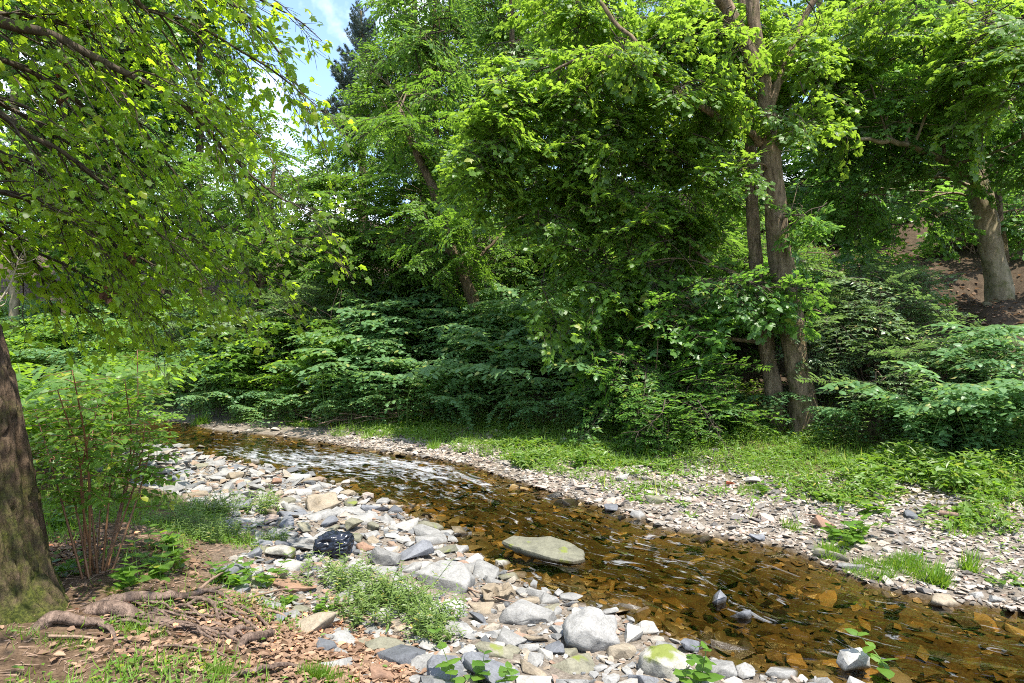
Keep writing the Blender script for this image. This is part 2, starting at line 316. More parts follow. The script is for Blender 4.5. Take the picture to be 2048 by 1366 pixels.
k1 = N(nt, "ShaderNodeMix", data_type='RGBA', blend_type='MULTIPLY'); k1.inputs[0].default_value = 1; L(at.outputs["Color"], k1.inputs[6]); L(ramp(nt, n1.outputs["Fac"], [(.3, (.5, .48, .45)), (.7, (1.3, 1.28, 1.25))]), k1.inputs[7])
k2 = N(nt, "ShaderNodeMix", data_type='RGBA', blend_type='MULTIPLY'); k2.inputs[0].default_value = 1; L(k1.outputs[2], k2.inputs[6]); L(ramp(nt, n2.outputs["Fac"], [(.3, (.45, .43, .40)), (.65, (1.25, 1.25, 1.22))]), k2.inputs[7])
p = N(nt, "ShaderNodeBsdfPrincipled"); p.inputs["Roughness"].default_value = .95; p.inputs["Specular IOR Level"].default_value = .1
bu = N(nt, "ShaderNodeBump", i_Strength=.8, i_Distance=.02); L(n2.outputs["Fac"], bu.inputs["Height"]); L(bu.outputs[0], p.inputs["Normal"]); L(k2.outputs[2], p.inputs["Base Color"]); L(p.outputs[0], o.inputs[0])
gm = g.mesh("ground", [m])
bed = np.array((.075, .056, .034)); grv = np.array((.19, .165, .14)); ert = np.array((.115, .078, .052)); lit = np.array((.072, .054, .038)); grn = np.array((.11, .105, .045))
S_ = gS[:, None]; wN = gN[:, None]
bank = np.where(wN, grv + (ert - grv) * sstep(S_, 1.7, 2.6), grv + (grn - grv) * sstep(S_, 1.6, 2.8))
bank = bank + (lit - bank) * sstep(np.where(gN, -1, gT)[:, None], -.2, .6)
colr = np.where(S_ < 0, bed, bed + (bank - bed) * sstep(S_, 0, .12))
a = gm.color_attributes.new("soil", 'FLOAT_COLOR', 'POINT'); a.data.foreach_set("color", np.hstack([colr, np.ones((len(colr), 1))]).astype(np.float32).ravel())
link("ground", gm)["kind"] = "structure"

# ------------------------------------------------------------------ stream water
st = .045; wx = np.arange(-12, 9.5, st); wy = np.arange(2.0, 19, st); WX, WY = np.meshgrid(wx, wy)
fx, fy = WX.ravel(), WY.ravel(); dn, df = dpoly(fx, fy, NEARa), dpoly(fx, fy, FARa); ws = np.where(inside(fx, fy), -1, 1) * np.minimum(dn, df)
_, _, al = dpoly(fx, fy, CEN, True); vv = (dn - df) * .5
rif = np.clip(np.exp(-((fy - 11.3) / 2.2) ** 2) * sstep(-ws, .0, .5) + .55 * np.exp(-((fx - 1.1) ** 2 + ((fy - 6.3)) ** 2) / 2.0) + .40 * np.exp(-((fx - 2.6) ** 2 + (fy - 4.6) ** 2) / 1.2) + .35 * np.exp(-((fx + .6) ** 2 + (fy - 8.6) ** 2) / 2.5) + .12, 0, 1.2)
wz = (.010 * fbm(al * 1.6, vv * 4.5, 0, 3) + .004 * fbm(al * 6, vv * 13, 3, 2)) * (.28 + 1.2 * rif)
keep = ws < .30; idx = -np.ones(len(fx), int); idx[keep] = np.arange(keep.sum()); n_x = len(wx)
q = (np.arange(len(wy) - 1)[:, None] * n_x + np.arange(n_x - 1)[None]).ravel(); q = q[keep[q] & keep[q + 1] & keep[q + n_x] & keep[q + n_x + 1]]
F = np.concatenate([np.stack([q, q + 1, q + n_x + 1], -1), np.stack([q, q + n_x + 1, q + n_x], -1)])
g = Geo(); g.add(np.stack([fx, fy, wz], -1)[keep], idx[F], 0, rif[keep], True)
m, nt, o = mat_new("creek_water"); L = nt.links.new
fl = N(nt, "ShaderNodeAttribute", attribute_name="flow"); ti = N(nt, "ShaderNodeAttribute", attribute_name="tint")
mp = N(nt, "ShaderNodeMapping"); mp.inputs["Scale"].default_value = (1.0, 2.6, 1); L(fl.outputs["Vector"], mp.inputs[0])
na = N(nt, "ShaderNodeTexNoise", i_Scale=2.0, i_Detail=3, i_Roughness=.5, i_Distortion=.8); L(mp.outputs[0], na.inputs["Vector"])
bs = N(nt, "ShaderNodeMath", operation='MULTIPLY_ADD', i_1=.50, i_2=.09); L(ti.outputs["Fac"], bs.inputs[0])
bu = N(nt, "ShaderNodeBump", i_Distance=.10); L(bs.outputs[0], bu.inputs["Strength"]); L(na.outputs["Fac"], bu.inputs["Height"])
tr = N(nt, "ShaderNodeBsdfTransparent"); dp = N(nt, "ShaderNodeAttribute", attribute_name="depth"); L(ramp(nt, dp.outputs["Fac"], [(0.0, (.98, .93, .78)), (.35, (.88, .77, .46)), (.7, (.70, .60, .32)), (1.0, (.55, .48, .25))]), tr.inputs[0])
gl = N(nt, "ShaderNodeBsdfGlossy"); gl.inputs["Roughness"].default_value = .06; gl.inputs["Color"].default_value = (1, 1, 1, 1); L(bu.outputs[0], gl.inputs["Normal"])
fr = N(nt, "ShaderNodeFresnel", i_IOR=1.33); L(bu.outputs[0], fr.inputs["Normal"])
x1 = N(nt, "ShaderNodeMixShader"); L(fr.outputs[0], x1.inputs[0]); L(tr.outputs[0], x1.inputs[1]); L(gl.outputs[0], x1.inputs[2])
# broken white water in the riffles
mp2 = N(nt, "ShaderNodeMapping"); mp2.inputs["Scale"].default_value = (.95, 2.5, 1); L(fl.outputs["Vector"], mp2.inputs[0])
nb = N(nt, "ShaderNodeTexNoise", i_Scale=3.4, i_Detail=7, i_Roughness=.68, i_Distortion=1.0); L(mp2.outputs[0], nb.inputs["Vector"])
pw = N(nt, "ShaderNodeMath", operation='POWER', i_1=1.6); L(ti.outputs["Fac"], pw.inputs[0]); sm = N(nt, "ShaderNodeMath", operation='MULTIPLY_ADD', i_1=.185); L(pw.outputs[0], sm.inputs[0]); L(nb.outputs["Fac"], sm.inputs[2])
fo = ramp(nt, sm.outputs[0], [(.66, (0, 0, 0)), (.92, (.5, .5, .5))])
fd = N(nt, "ShaderNodeBsdfDiffuse"); fd.inputs[0].default_value = (.75, .78, .82, 1)
x2 = N(nt, "ShaderNodeMixShader"); L(fo, x2.inputs[0]); L(x1.outputs[0], x2.inputs[1]); L(fd.outputs[0], x2.inputs[2]); L(x2.outputs[0], o.inputs[0])
wm = g.mesh("stream_water", [m]); a = wm.attributes.new("flow", 'FLOAT_VECTOR', 'POINT'); a.data.foreach_set("vector", np.stack([al, vv, al * 0], -1)[keep].astype(np.float32).ravel())
a = wm.attributes.new("depth", 'FLOAT', 'POINT'); a.data.foreach_set("value", np.clip((wz[keep] - ground(fx[keep], fy[keep])[0]) / .22, 0, 1).astype(np.float32))
link("stream_water", wm)["kind"] = "structure"

# ------------------------------------------------------------------ stones
def rock_mesh(name, seed, dims=(1, .72, .4), npts=14, detail=2, mat=None, rough=.05, pit=0.0, bev=.055):
    r = np.random.default_rng(seed); bm = bmesh.new()
    P = r.uniform(-1, 1, (npts, 3)); P = P / np.maximum(np.abs(P).max(1), np.linalg.norm(P, axis=1) * .86)[:, None]
    for q_ in P: bm.verts.new(q_ * np.array(dims) * .5)
    h = bmesh.ops.convex_hull(bm, input=bm.verts); bmesh.ops.delete(bm, geom=[e for e in h['geom_interior'] + h['geom_unused'] if isinstance(e, bmesh.types.BMVert)], context='VERTS')
    bmesh.ops.dissolve_limit(bm, angle_limit=.32, verts=bm.verts, edges=bm.edges)
    if detail:
        bmesh.ops.bevel(bm, geom=list(bm.edges), offset=bev * min(dims) * 1.4, segments=1 if detail < 2 else 2, affect='EDGES', profile=.5, clamp_overlap=True)
        bmesh.ops.triangulate(bm, faces=bm.faces)
        for _ in range(detail - 1): 
            bmesh.ops.subdivide_edges(bm, edges=[e for e in bm.edges if e.calc_length() > .16], cuts=1)
            bmesh.ops.triangulate(bm, faces=bm.faces)
    else: bmesh.ops.triangulate(bm, faces=bm.faces)
    bmesh.ops.recalc_face_normals(bm, faces=bm.faces); bm.normal_update()
    if detail >= 2:
        co = np.array([v.co[:] for v in bm.verts]); no = np.array([v.normal[:] for v in bm.verts]); sd = seed * 3.7
        d = rough * (fbm(co[:, 0] * 2.2 + sd, co[:, 1] * 2.2, co[:, 2] * 6, 4))
        if pit: d -= pit * np.clip(vn3(co[:, 0] * 11 + sd, co[:, 1] * 11, co[:, 2] * 11) - .25, 0, 1)
        co = co + no * d[:, None] * min(dims)
        for v, c in zip(bm.verts, co): v.co = c
    me = bpy.data.meshes.new(name); bm.to_mesh(me); bm.free()
    me.polygons.foreach_set("use_smooth", [detail >= 2] * len(me.polygons)); me.materials.append(mat or ST['pale grey'])
    if detail >= 2: me.set_sharp_from_angle(angle=math.radians(38))
    return me
VAR = [rock_mesh("stone", 100 + i, (1, float(R.uniform(.55, .85)), float(R.uniform(.24, .52))), int(R.integers(10, 18)), 2, rough=.07) for i in range(12)]
def low(seed):
    me = rock_mesh("tmp", seed, (1, float(R.uniform(.5, .85)), float(R.uniform(.2, .48))), 9, 0); V = np.array([v.co[:] for v in me.vertices]); F = np.array([p.vertices[:] for p in me.polygons], np.int32)
    bpy.data.meshes.remove(me); return V, F
LOW = [low(300 + i) for i in range(14)]

LM = {}       # landmarks for the labels: phrase -> photo pixel
def named(px, py, w, hgt, label, mat, yaw=0, tilt=(0, 0), dims=None, seed=1, npts=16, pit=0.0, rough=.06, sink=.25, lm=None, detail=3, z=None):
    """a large stone: w = its width in photo pixels, dims = proportions"""
    b = GP(px, py); s = w / FPX * b[1]; dims = dims or (1, .7, .45)
    me = rock_mesh("boulder", seed, dims, npts, detail, mat, rough, pit)
    zz = (b[2] if z is None else z) + s * dims[2] * (.5 - sink)
    o = link("boulder" if s > .3 else "stone", me, None, (b[0], b[1], zz), Euler((tilt[0], tilt[1], yaw)), s)
    tag(o, label, "rock", "boulders along the creek"); LM_P.append((b[0], b[1], s * .45))
    if lm: LM[lm] = (px, py)
    return o
LM_P = []
def slab_mesh(name, outline, th, mat, seed):
    """a flat slab with a given outline and a thin undercut edge"""
    bm = bmesh.new(); n = len(outline); O = np.array(outline); c = O.mean(0)
    rings = [(.90, -th), (1.0, -th * .35), (.985, 0.0), (.93, th * .12), (.6, th * .2), (.25, th * .23)]
    vs = []
    for k, (f, zz) in enumerate(rings):
        p = c + (O - c) * f; zz = zz + .12 * th * vn3(p[:, 0] * 6 + seed, p[:, 1] * 6, k); vs.append([bm.verts.new((a_, b_, float(z_))) for (a_, b_), z_ in zip(p, zz)])
    for A, B in zip(vs[:-1], vs[1:]):
        for i in range(n): bm.faces.new((A[i], A[(i + 1) % n], B[(i + 1) % n], B[i]))
    bm.faces.new(vs[-1]); bm.faces.new(vs[0][::-1]); bmesh.ops.triangulate(bm, faces=bm.faces)
    me = bpy.data.meshes.new(name); bm.to_mesh(me); bm.free(); me.polygons.foreach_set("use_smooth", [True] * len(me.polygons)); me.set_sharp_from_angle(angle=math.radians(35)); me.materials.append(mat); return me
# the long flat slab
b = GP(1090, 1150); s = b[1] / FPX
ol = [(-88, 6), (-70, 30), (-20, 34), (10, 44), (50, 30), (82, 6), (84, -22), (62, -34), (20, -32), (-30, -18), (-62, -8)]
ol = [(x * s, y * s * 1.45) for x, y in ol]; ol2 = []
for i in range(len(ol)):
    a_, b_ = np.array(ol[i]), np.array(ol[(i + 1) % len(ol)])
    for t in (0, .33, .66): ol2.append(tuple(a_ + (b_ - a_) * t + R.normal(0, .004, 2)))
o = link("slab_rock", slab_mesh("slab_rock", ol2, .066, ST['olive-grey'], 3), None, (b[0], b[1] + .16, .066), Euler((math.radians(5), math.radians(4.5), -.12)))
tag(o, "long flat olive-grey slab jutting over the stream from the cobble bar", "rock", "boulders along the creek"); LM["the long flat slab"] = (1090, 1115); LM_P.append((b[0], b[1] + .1, .42))
named(1003, 1140, 44, 30, "dark mossy stone propping the left end of the long flat slab", MOSSY, .4, (0, .1), (1, .8, .6), 92, 14, .2, .1, .2)
named(1120, 1152, 70, 26, "wet dark stone under the right end of the long flat slab", ST['blue-grey'], .1, (0, .05), (1, .7, .4), 93, 13, 0, .06, .3)
named(990, 1196, 76, 55, "pitted tan boulder sitting in the shallows below the long flat slab", ST['tan'], .3, (.1, -.1), (1, .8, .72), 21, 18, .5, .12, .2, "the pitted tan boulder", z=-.02)
named(1185, 1290, 128, 95, "large smooth grey boulder in the shallows, biggest of the near bank", ST['pale grey'], .35, (.12, .22), (1, .72, .62), 8, 15, 0, .05, .18, "the large smooth grey boulder")
named(1330, 1345, 100, 75, "rounded pale boulder with a patch of yellow-green moss", MOSSY, -.4, (.1, 0), (1, .85, .6), 31, 20, .2, .08, .25, "the moss-patched pale boulder")
named(1708, 1350, 74, 70, "white wedge-shaped boulder standing at the water's edge at bottom", ST['white'], .5, (.2, .35), (1, .6, .85), 12, 13, 0, .04, .2, "the white wedge boulder", z=-.03)
named(1419, 1248, 64, 45, "grey boulder with a pale streak standing alone in the stream", ST['blue-grey'], .2, (.2, .2), (1, .7, .75), 14, 14, 0, .05, .2, "the streaked boulder in midstream", z=-.04)
named(1478, 1276, 50, 35, "small dark boulder right of the streaked midstream boulder", ST['blue-grey'], -.3, (0, .1), (1, .8, .7), 15, 14, 0, .06, .2, z=-.04)
named(893, 1170, 130, 60, "broad low brownish-grey boulder beside the smartweed clump", ST['pale grey'], -.3, (.12, .05), (1, .75, .42), 41, 14, 0, .05, .3, "the broad low brown-grey boulder")
named(1045, 1245, 150, 60, "long ridged grey rock lying left of the large smooth boulder", ST['pale grey'], -.1, (.1, .1), (1, .42, .36), 45, 15, .1, .1, .25)
named(1262, 1280, 60, 50, "pale upright stone wedged behind the large smooth boulder", ST['white'], .9, (.3, .2), (1, .6, .8), 46, 13, 0, .06, .2)
named(1243, 1318, 66, 40, "cream stone between the smooth boulder and the mossy one", ST['tan'], .5, (0, .1), (1, .6, .5), 47, 13, 0, .05, .2)
named(1297, 1268, 44, 30, "small white block in the shallows right of the upright stone", ST['white'], .1, (0, .1), (1, .7, .6), 48, 12, 0, .05, .2)
named(768, 1128, 70, 55, "speckled grey block with a tilted face beside the black bag", ST['pale grey'], .5, (.3, .3), (1, .7, .6), 52, 11, .15, .1, .2, "the speckled tilted block")
named(830, 1115, 84, 45, "blue-grey slabby boulder behind the speckled block", ST['blue-grey'], .4, (.1, -.3), (1, .6, .4), 53, 12, 0, .05, .2)
named(590, 1178, 96, 40, "flat pinkish-brown rock at the top of the earth bank", ST['rusty'], -.1, (.1, 0), (1, .6, .3), 55, 13, 0, .08, .35, "the flat pinkish rock")
named(588, 1140, 66, 35, "flat white stone just left of the black bag", ST['white'], -.2, (.05, .1), (1, .7, .35), 57, 12, 0, .05, .25)
named(648, 1020, 80, 45, "crusty pale rock mound at the edge of the riffle", ST['tan'], .1, (0, .1), (1, .7, .55), 59, 18, .4, .14, .2, "the crusty pale rock mound")
named(655, 1050, 50, 40, "dark blue-grey angular rock under the crusty mound", ST['blue-grey'], .6, (.1, .3), (1, .7, .6), 60, 11, 0, .04, .2)
named(610, 1062, 44, 50, "upright olive-grey slab leaning among the cobbles", ST['olive-grey'], 1.3, (.7, .2), (1, .7, .35), 61, 12, 0, .05, .2, "the leaning olive slab")
named(710, 1062, 46, 36, "olive stone right of the leaning slabs, near the water", ST['olive-grey'], .4, (.1, .3), (1, .7, .6), 62, 12, 0, .05, .2)
named(748, 1060, 40, 36, "banded olive block at the right end of the cobble bar", ST['olive-grey'], -.7, (.1, -.3), (1, .6, .6), 63, 10, 0, .05, .2)
named(560, 1116, 60, 40, "rounded mossy cobble in front of the smartweed tuft", MOSSY, 0, (0, 0), (1, .7, .55), 64, 18, 0, .07, .25)
named(730, 1102, 40, 30, "rusty orange block right of the black bag", ST['rusty'], .1, (0, .1), (1, .7, .6), 65, 11, 0, .05, .2)
named(905, 1262, 96, 46, "long pale stone lying diagonally below the smartweed", ST['pale grey'], -.5, (0, .1), (1, .4, .3), 66, 13, 0, .07, .25)
named(890, 1310, 50, 60, "white upright stone near the bottom weeds", ST['white'], 1.2, (.3, .1), (1, .55, .5), 67, 12, 0, .05, .25)
named(1650, 1055, 52, 36, "reddish-tan block lying on the far gravel bar", ST['rusty'], .1, (0, .1), (1, .75, .55), 71, 10, 0, .04, .2, "the reddish-tan block")
named(1515, 1082, 36, 28, "dark stone at the far waterline with a wet foot", ST['blue-grey'], .5, (.1, .3), (1, .7, .6), 72, 11, 0, .05, .2, "the dark waterline stone")
named(1705, 1140, 60, 30, "pale flat stone at the foot of the bright grass patch", ST['pale grey'], -.5, (0, .2), (1, .45, .35), 73, 12, 0, .05, .2)
named(1660, 1118, 70, 30, "narrow dark slab pointing at the bright grass patch", ST['olive-grey'], -.6, (0, .15), (1, .35, .3), 74, 12, 0, .05, .2)
named(1890, 1215, 70, 40, "tan stone half under water at the right shore", ST['tan'], .2, (0, 0), (1, .8, .5), 75, 14, 0, .05, .35, "the half-sunk tan stone", z=-.03)
named(1242, 960, 36, 24, "white pointed stone standing on the middle of the far gravel", ST['white'], .2, (.1, .3), (1, .6, .7), 76, 10, 0, .05, .2, "the white pointed stone")
named(1318, 972, 40, 22, "dark wedge stone between two moss patches", ST['olive-grey'], .3, (.1, .25), (1, .6, .4), 77, 10, 0, .05, .2, "the dark wedge between moss")
named(1505, 968, 32, 20, "cream rounded stone beside a small grass tuft", ST['white'], 0, (0, 0), (1, .7, .6), 78, 14, 0, .05, .2)
named(1222, 1022, 34, 26, "blue-grey disc stone at the far waterline", ST['blue-grey'], 0, (.3, 0), (1, .8, .3), 79, 14, 0, .05, .2)
named(1310, 1005, 48, 22, "grey-green flat boulder on the far gravel", ST['olive-grey'], -.3, (0, .1), (1, .6, .4), 80, 13, 0, .05, .2)
named(1760, 1000, 40, 26, "tan tilted block at the edge of the far weeds", ST['tan'], -.5, (.2, .3), (1, .7, .5), 81, 10, 0, .05, .2, "the tan tilted block")
named(470, 958, 40, 24, "cream block on the upstream stone spit", ST['tan'], .2, (.1, 0), (1, .7, .5), 82, 11, 0, .05, .2, "the cream block on the spit")
named(552, 968, 24, 18, "orange-brown cobble at the tip of the stone spit", ST['rusty'], .2, (.1, 0), (1, .7, .6), 83, 14, 0, .05, .2)
named(605, 990, 40, 22, "bright white pointed stone by the riffle", ST['white'], .4, (.1, .2), (1, .6, .45), 84, 11, 0, .05, .2)

def zone_sample(n, x0, x1, y0, y1, fn):
    x = R.uniform(x0, x1, n); y = R.uniform(y0, y1, n); z, s, near, t = ground(x, y); k = fn(x, y, s, near, t); return x[k], y[k], z[k], s[k]
big = []
def scatter(n, box, fn, size, key, lift=.12, sep=None):
    x, y, z, s = zone_sample(n, *box, fn); sz = size(len(x), x, y, s)
    for a_, b_, c_, d_ in sorted(zip(x, y, z, sz), key=lambda q: -q[3]):
        big.append([a_, b_, c_, d_, key, lift])
def lognorm(lo, mid, hi, sg): return lambda n, x, y, s: np.clip(np.exp(R.normal(math.log(mid), sg, n)), lo, hi)
# near cobble bar (clean stone field), earth strip edge, spit, far gravel, bed
nearbar = lambda x, y, s, near, t: near & (s > -.05) & (s < 2.1 + .25 * vn3(x * 2, y * 2, 0)) & (y > 3.2)
scatter(9000, (-7, 3.5, 3.2, 13), nearbar, lognorm(.09, .16, .38, .42), 'n', .10)
scatter(34000, (-7, 3.5, 3.2, 13), nearbar, lognorm(.025, .065, .13, .5), 'n', .06)
spit = lambda x, y, s, near, t: near & (s > -.55) & (s < .3) & (y > 8.2) & (x < -2.4)
scatter(2500, (-8, -2.4, 8.2, 14), spit, lognorm(.06, .14, .30, .45), 'n', .2)
inwater = lambda x, y, s, near, t: near & (s > -.55) & (s <= .02) & (y < 9)
scatter(3200, (-3, 3.5, 3.2, 9), inwater, lognorm(.06, .12, .24, .4), 'n', .1)
farbar = lambda x, y, s, near, t: (~near) & (s > -.08) & (s < 3.0 + .5 * vn3(x * 1.3, y * 1.3, 0)) & (t < -.6)
scatter(2200, (-8, 9, 4, 17), farbar, lognorm(.08, .13, .27, .35), 'f', .1)
scatter(56000, (-5, 8, 4, 14), farbar, lognorm(.025, .058, .13, .42), 'f', .1)
bedz = lambda x, y, s, near, t: s < -.04
scatter(20000, (-9, 6, 3, 16), bedz, lognorm(.04, .11, .30, .5), 'b', .02)
# order by apparent size; the largest become objects of their own
used = np.array(LM_P); stuffG = {'n': Geo(), 'f': Geo(), 'b': Geo()}; singles = []; grid = {}
big.sort(key=lambda q: -q[3] / q[1] * (0 if q[4] == 'b' else 1) - q[3] * 1e-6)
def clear(x, y, r):
    if np.any((used[:, 0] - x) ** 2 + (used[:, 1] - y) ** 2 < (used[:, 2] * .95 + r * .4) ** 2): return False
    gx_, gy_ = int(x / .3), int(y / .3)
    for a_ in range(gx_ - 1, gx_ + 2):
        for b_ in range(gy_ - 1, gy_ + 2):
            for (u, v, w) in grid.get((a_, b_), ()):
                if (u - x) ** 2 + (v - y) ** 2 < ((w + r) * .28) ** 2: return False
    grid.setdefault((gx_, gy_), []).append((x, y, r)); return True
acc = {'n': [], 'f': [], 'b': []}
for q in big:
    x, y, z, s, key, lift = q; px, py = pix((x, y, z)) if y > .5 else (-9, -9)
    if not (-150 < px < 2200 and py < 1480): continue
    if s > .085 and key != 'b' and not clear(x, y, s): continue
    if key != 'b' and len(singles) < 262 and 0 < px < 2048 and py < 1366 and s / y * FPX > 14: singles.append((x, y, z, s, px, py)); continue
    acc[key].append((x, y, z + s * lift, s))
TINTK = [('pale grey', .50), ('blue-grey', .20), ('olive-grey', .16), ('tan', .05), ('rusty', .02), ('white', .07)]
def ordinal(k): return ["nearest", "second nearest", "third nearest", "fourth nearest", "fifth nearest", "sixth nearest", "seventh nearest", "eighth nearest", "ninth nearest", "tenth nearest"][k] if k < 10 else f"{k + 1}th nearest"
def dirword(dx, dy): return ("right of" if dx > 0 else "left of") if abs(dx) > abs(dy) * 1.1 else ("just in front of" if dy > 0 else "behind")
LMS = {}
def lm_labels(items, only=None):
    """items: (object, phrase, px, py) -> labels that say which one, by the nearest landmark"""
    gr = {}
    for o, ph, px, py in items:
        nm, (lx, ly) = min(((k, v) for k, v in LM.items() if only is None or k in only), key=lambda kv: (kv[1][0] - px) ** 2 + (1.6 * (kv[1][1] - py)) ** 2)
        gr.setdefault((ph, dirword(px - lx, py - ly), nm), []).append(((px - lx) ** 2 + (py - ly) ** 2, o))
    for (ph, dw, nm), L_ in gr.items():
        L_.sort(key=lambda q: q[0])
        for k, (_, o) in enumerate(L_):
            o["label"] = f"{ph} {dw} {nm}" if len(L_) == 1 else f"{ordinal(k)} {ph} {dw} {nm}"
LM["the black plastic bag"] = (668, 1097); LM["the bright grass patch"] = (1800, 1125); LM["the smartweed clump"] = (790, 1190)
its = []
for (x, y, z, s, px, py) in singles:
    kind = random.choices([k for k, _ in TINTK], [w for _, w in TINTK])[0]
    me = VAR[random.randrange(len(VAR))]; o = link("stone", me, None, (x, y, z + s * .05), Euler((random.gauss(0, .16), random.gauss(0, .16), random.uniform(0, 6.28))), (s, s * random.uniform(.8, 1.15), s * random.uniform(.75, 1.3)))
    o.material_slots[0].link = 'OBJECT'; o.material_slots[0].material = ST[kind]
    o["category"] = "stone"; o["group"] = "loose stones on the creek banks"
    its.append((o, f"{'small ' if s / y * FPX < 26 else ''}{kind} stone", px, py))
lm_labels(its)
for key, nm, mt, lab in (('n', "cobbles", COB, "loose grey and white cobbles filling the near bar"), ('f', "gravel", GRAV, "fine pinkish-grey gravel and flat shingle on the far bar"), ('b', "streambed_stones", BEDM, "amber and brown stones on the bed under the water")):
    A = np.array(acc[key]); v = R.integers(0, len(LOW), len(A)); g = stuffG[key]
    for i, T in enumerate(LOW):
        B = A[v == i]; n = len(B)
        if not n: continue
        yaw = R.uniform(0, 6.28, n); nr = np.stack([R.normal(0, .22, n), R.normal(0, .22, n), np.ones(n)], -1)
        batch(g, T, B[:, :3], np.stack([np.cos(yaw), np.sin(yaw), R.normal(0, .15, n)], -1), nr, B[:, 3], R.uniform(0, 1, n))
    tag(link(nm, g.mesh(nm, [mt])), lab, "stones", None, "stuff")

# ------------------------------------------------------------------ leafy twig library (meshes shared by the branches of many plants)
def twig_leaves(kind, seed):
    r = np.random.default_rng(seed); g = Geo(); P, D, Nn, Sz = [], [], [], []
    def leaf(p, d, n, s): P.append(p); D.append(d); Nn.append(n); Sz.append(s)
    def jn(a=.35): return np.array((r.normal(0, a), r.normal(0, a), 1.0))
    if kind in ('maple', 'broad'):
        L = .78 if kind == 'maple' else 1.0; sz = .13 if kind == 'maple' else .09; n = 6 if kind == 'maple' else 9
        ax = [np.array((.10 * math.sin(2.5 * t + seed), L * t, -.20 * t * t + .03 * r.normal())) for t in np.linspace(0, 1, n)]
        tube(g, ax, np.linspace(.011, .003, n), 4, 1, .5)
        for i in range(1, n):
            t = i / (n - 1)
            for sd in (-1, 1):
                ln = ((.40 if kind == 'maple' else .52) * (1 - .62 * t) + .08) * r.uniform(.6, 1.3); a = sd * r.uniform(.7, 1.15); d0 = np.array((math.sin(a), math.cos(a), -.18 + r.normal(0, .12)))
                k = 4; tw = [ax[i] + d0 * ln * u + np.array((0, 0, -.16 * ln * u * u)) for u in np.linspace(0, 1, k)]
                tube(g, tw, np.linspace(.005, .002, k), 3, 1, .5, False)
                for u in ((.35, .65, .95, 1.0) if kind == 'maple' else (.25, .45, .62, .8, 1.0)):
                    for s2 in ((-1, 1) if u < 1 else (0,)):
                        d = d0 + s2 * np.array((d0[1], -d0[0], 0)) * r.uniform(.6, 1.3) + np.array((0, 0, -.30 + r.normal(0, .2)))
                        b0 = ax[i] + d0 * ln * u + np.array((0, 0, -.16 * ln * u * u)); d = unit(d)
                        leaf(b0 + d * sz * .35 + np.array((0, 0, r.normal(0, .02))), d, jn(.38), sz * r.uniform(.5, 1.2))
        T = MAPLE if kind == 'maple' else OVAL
        if kind == 'broad': Sz = [s * 1.25 for s in Sz]
    elif kind == 'ash':
        L = 1.1; n = 8; ax = [np.array((.08 * math.sin(3 * t + seed), L * t, -.12 * t * t)) for t in np.linspace(0, 1, n)]; tube(g, ax, np.linspace(.011, .004, n), 4, 1, .5)
        for i in range(1, n):
            for sd in (-1, 1, 0) if i == n - 1 else (-1, 1):
                a = sd * r.uniform(.6, 1.2); d0 = unit(np.array((math.sin(a), math.cos(a), r.uniform(-.25, .35)))); ln = r.uniform(.24, .38)
                rc = [ax[i] + d0 * ln * u + np.array((0, 0, -.30 * ln * u * u)) for u in np.linspace(0, 1, 4)]; tube(g, rc, .002, 3, 1, .5, False)
                for u in (.25, .42, .58, .74, .9):
                    for s2 in (-1, 1):
                        d = d0 * .45 + s2 * np.array((d0[1], -d0[0], 0)) + np.array((0, 0, -.2 + r.normal(0, .15))); leaf(ax[i] + d0 * ln * u + np.array((0, 0, -.30 * ln * u * u)), d, jn(.3), .105 * r.uniform(.75, 1.15))
                leaf(rc[-1], d0 + np.array((0, 0, -.4)), jn(.3), .10)
        T = OVAL
    elif kind == 'small':      # honeysuckle: long arching shoot with small paired leaves in flat ranks
        L = 1.2; n = 9; ax = [np.array((.06 * math.sin(3 * t + seed), L * t, -.38 * t * t)) for t in np.linspace(0, 1, n)]; tube(g, ax, np.linspace(.008, .002, n), 4, 1, .5)
        for i in range(1, n):
            for sd in (-1, 1):
                ln = r.uniform(.22, .48) * (1 - .4 * i / n); a = sd * r.uniform(.6, 1.1); d0 = np.array((math.sin(a), math.cos(a), -.15 + r.normal(0, .1)))
                tube(g, [ax[i], ax[i] + d0 * ln], (.003, .0015), 3, 1, .5, False)
                for u in np.arange(.08, ln, .042):
                    for s2 in (-1, 1): leaf(ax[i] + d0 * u, d0 * .35 + s2 * np.array((d0[1], -d0[0], 0)) + np.array((0, 0, r.normal(-.05, .2))), jn(.28), .088 * r.uniform(.7, 1.2))
        T = DIAM
    elif kind == 'pine':
        L = 1.4; ax = [np.array((0, L * t, .30 * t * t)) for t in np.linspace(0, 1, 7)]; tube(g, ax, np.linspace(.02, .006, 7), 4, 1, .5)
        for i in range(1, 7):
            for sd in (-1, 1):
                d0 = unit(np.array((sd * .7, .6, .5))); ln = .42 * (1.15 - i / 8); 
                for u in np.linspace(.2, 1, 6):
                    for _ in range(9): leaf(ax[i] + d0 * ln * u, d0 + r.normal(0, .55, 3), r.normal(0, 1, 3), .17)
        for t in np.linspace(.4, 1, 8):
            for _ in range(8): leaf(np.array((0, L * t, .3 * t * t)), np.array((0, .7, .6)) + r.normal(0, .5, 3), r.normal(0, 1, 3), .18)
        T = (DIAM[0] * np.array((.22, 1, 1)), DIAM[1])
    batch(g, T, P, D, Nn, Sz, r.uniform(0, 1, len(P)), 0, jit=True); return g
def lib(kind, leaf, n, seed): return [twig_leaves(kind, seed + i).mesh("leafy_branch", [ML[leaf], TWIG]) for i in range(n)]
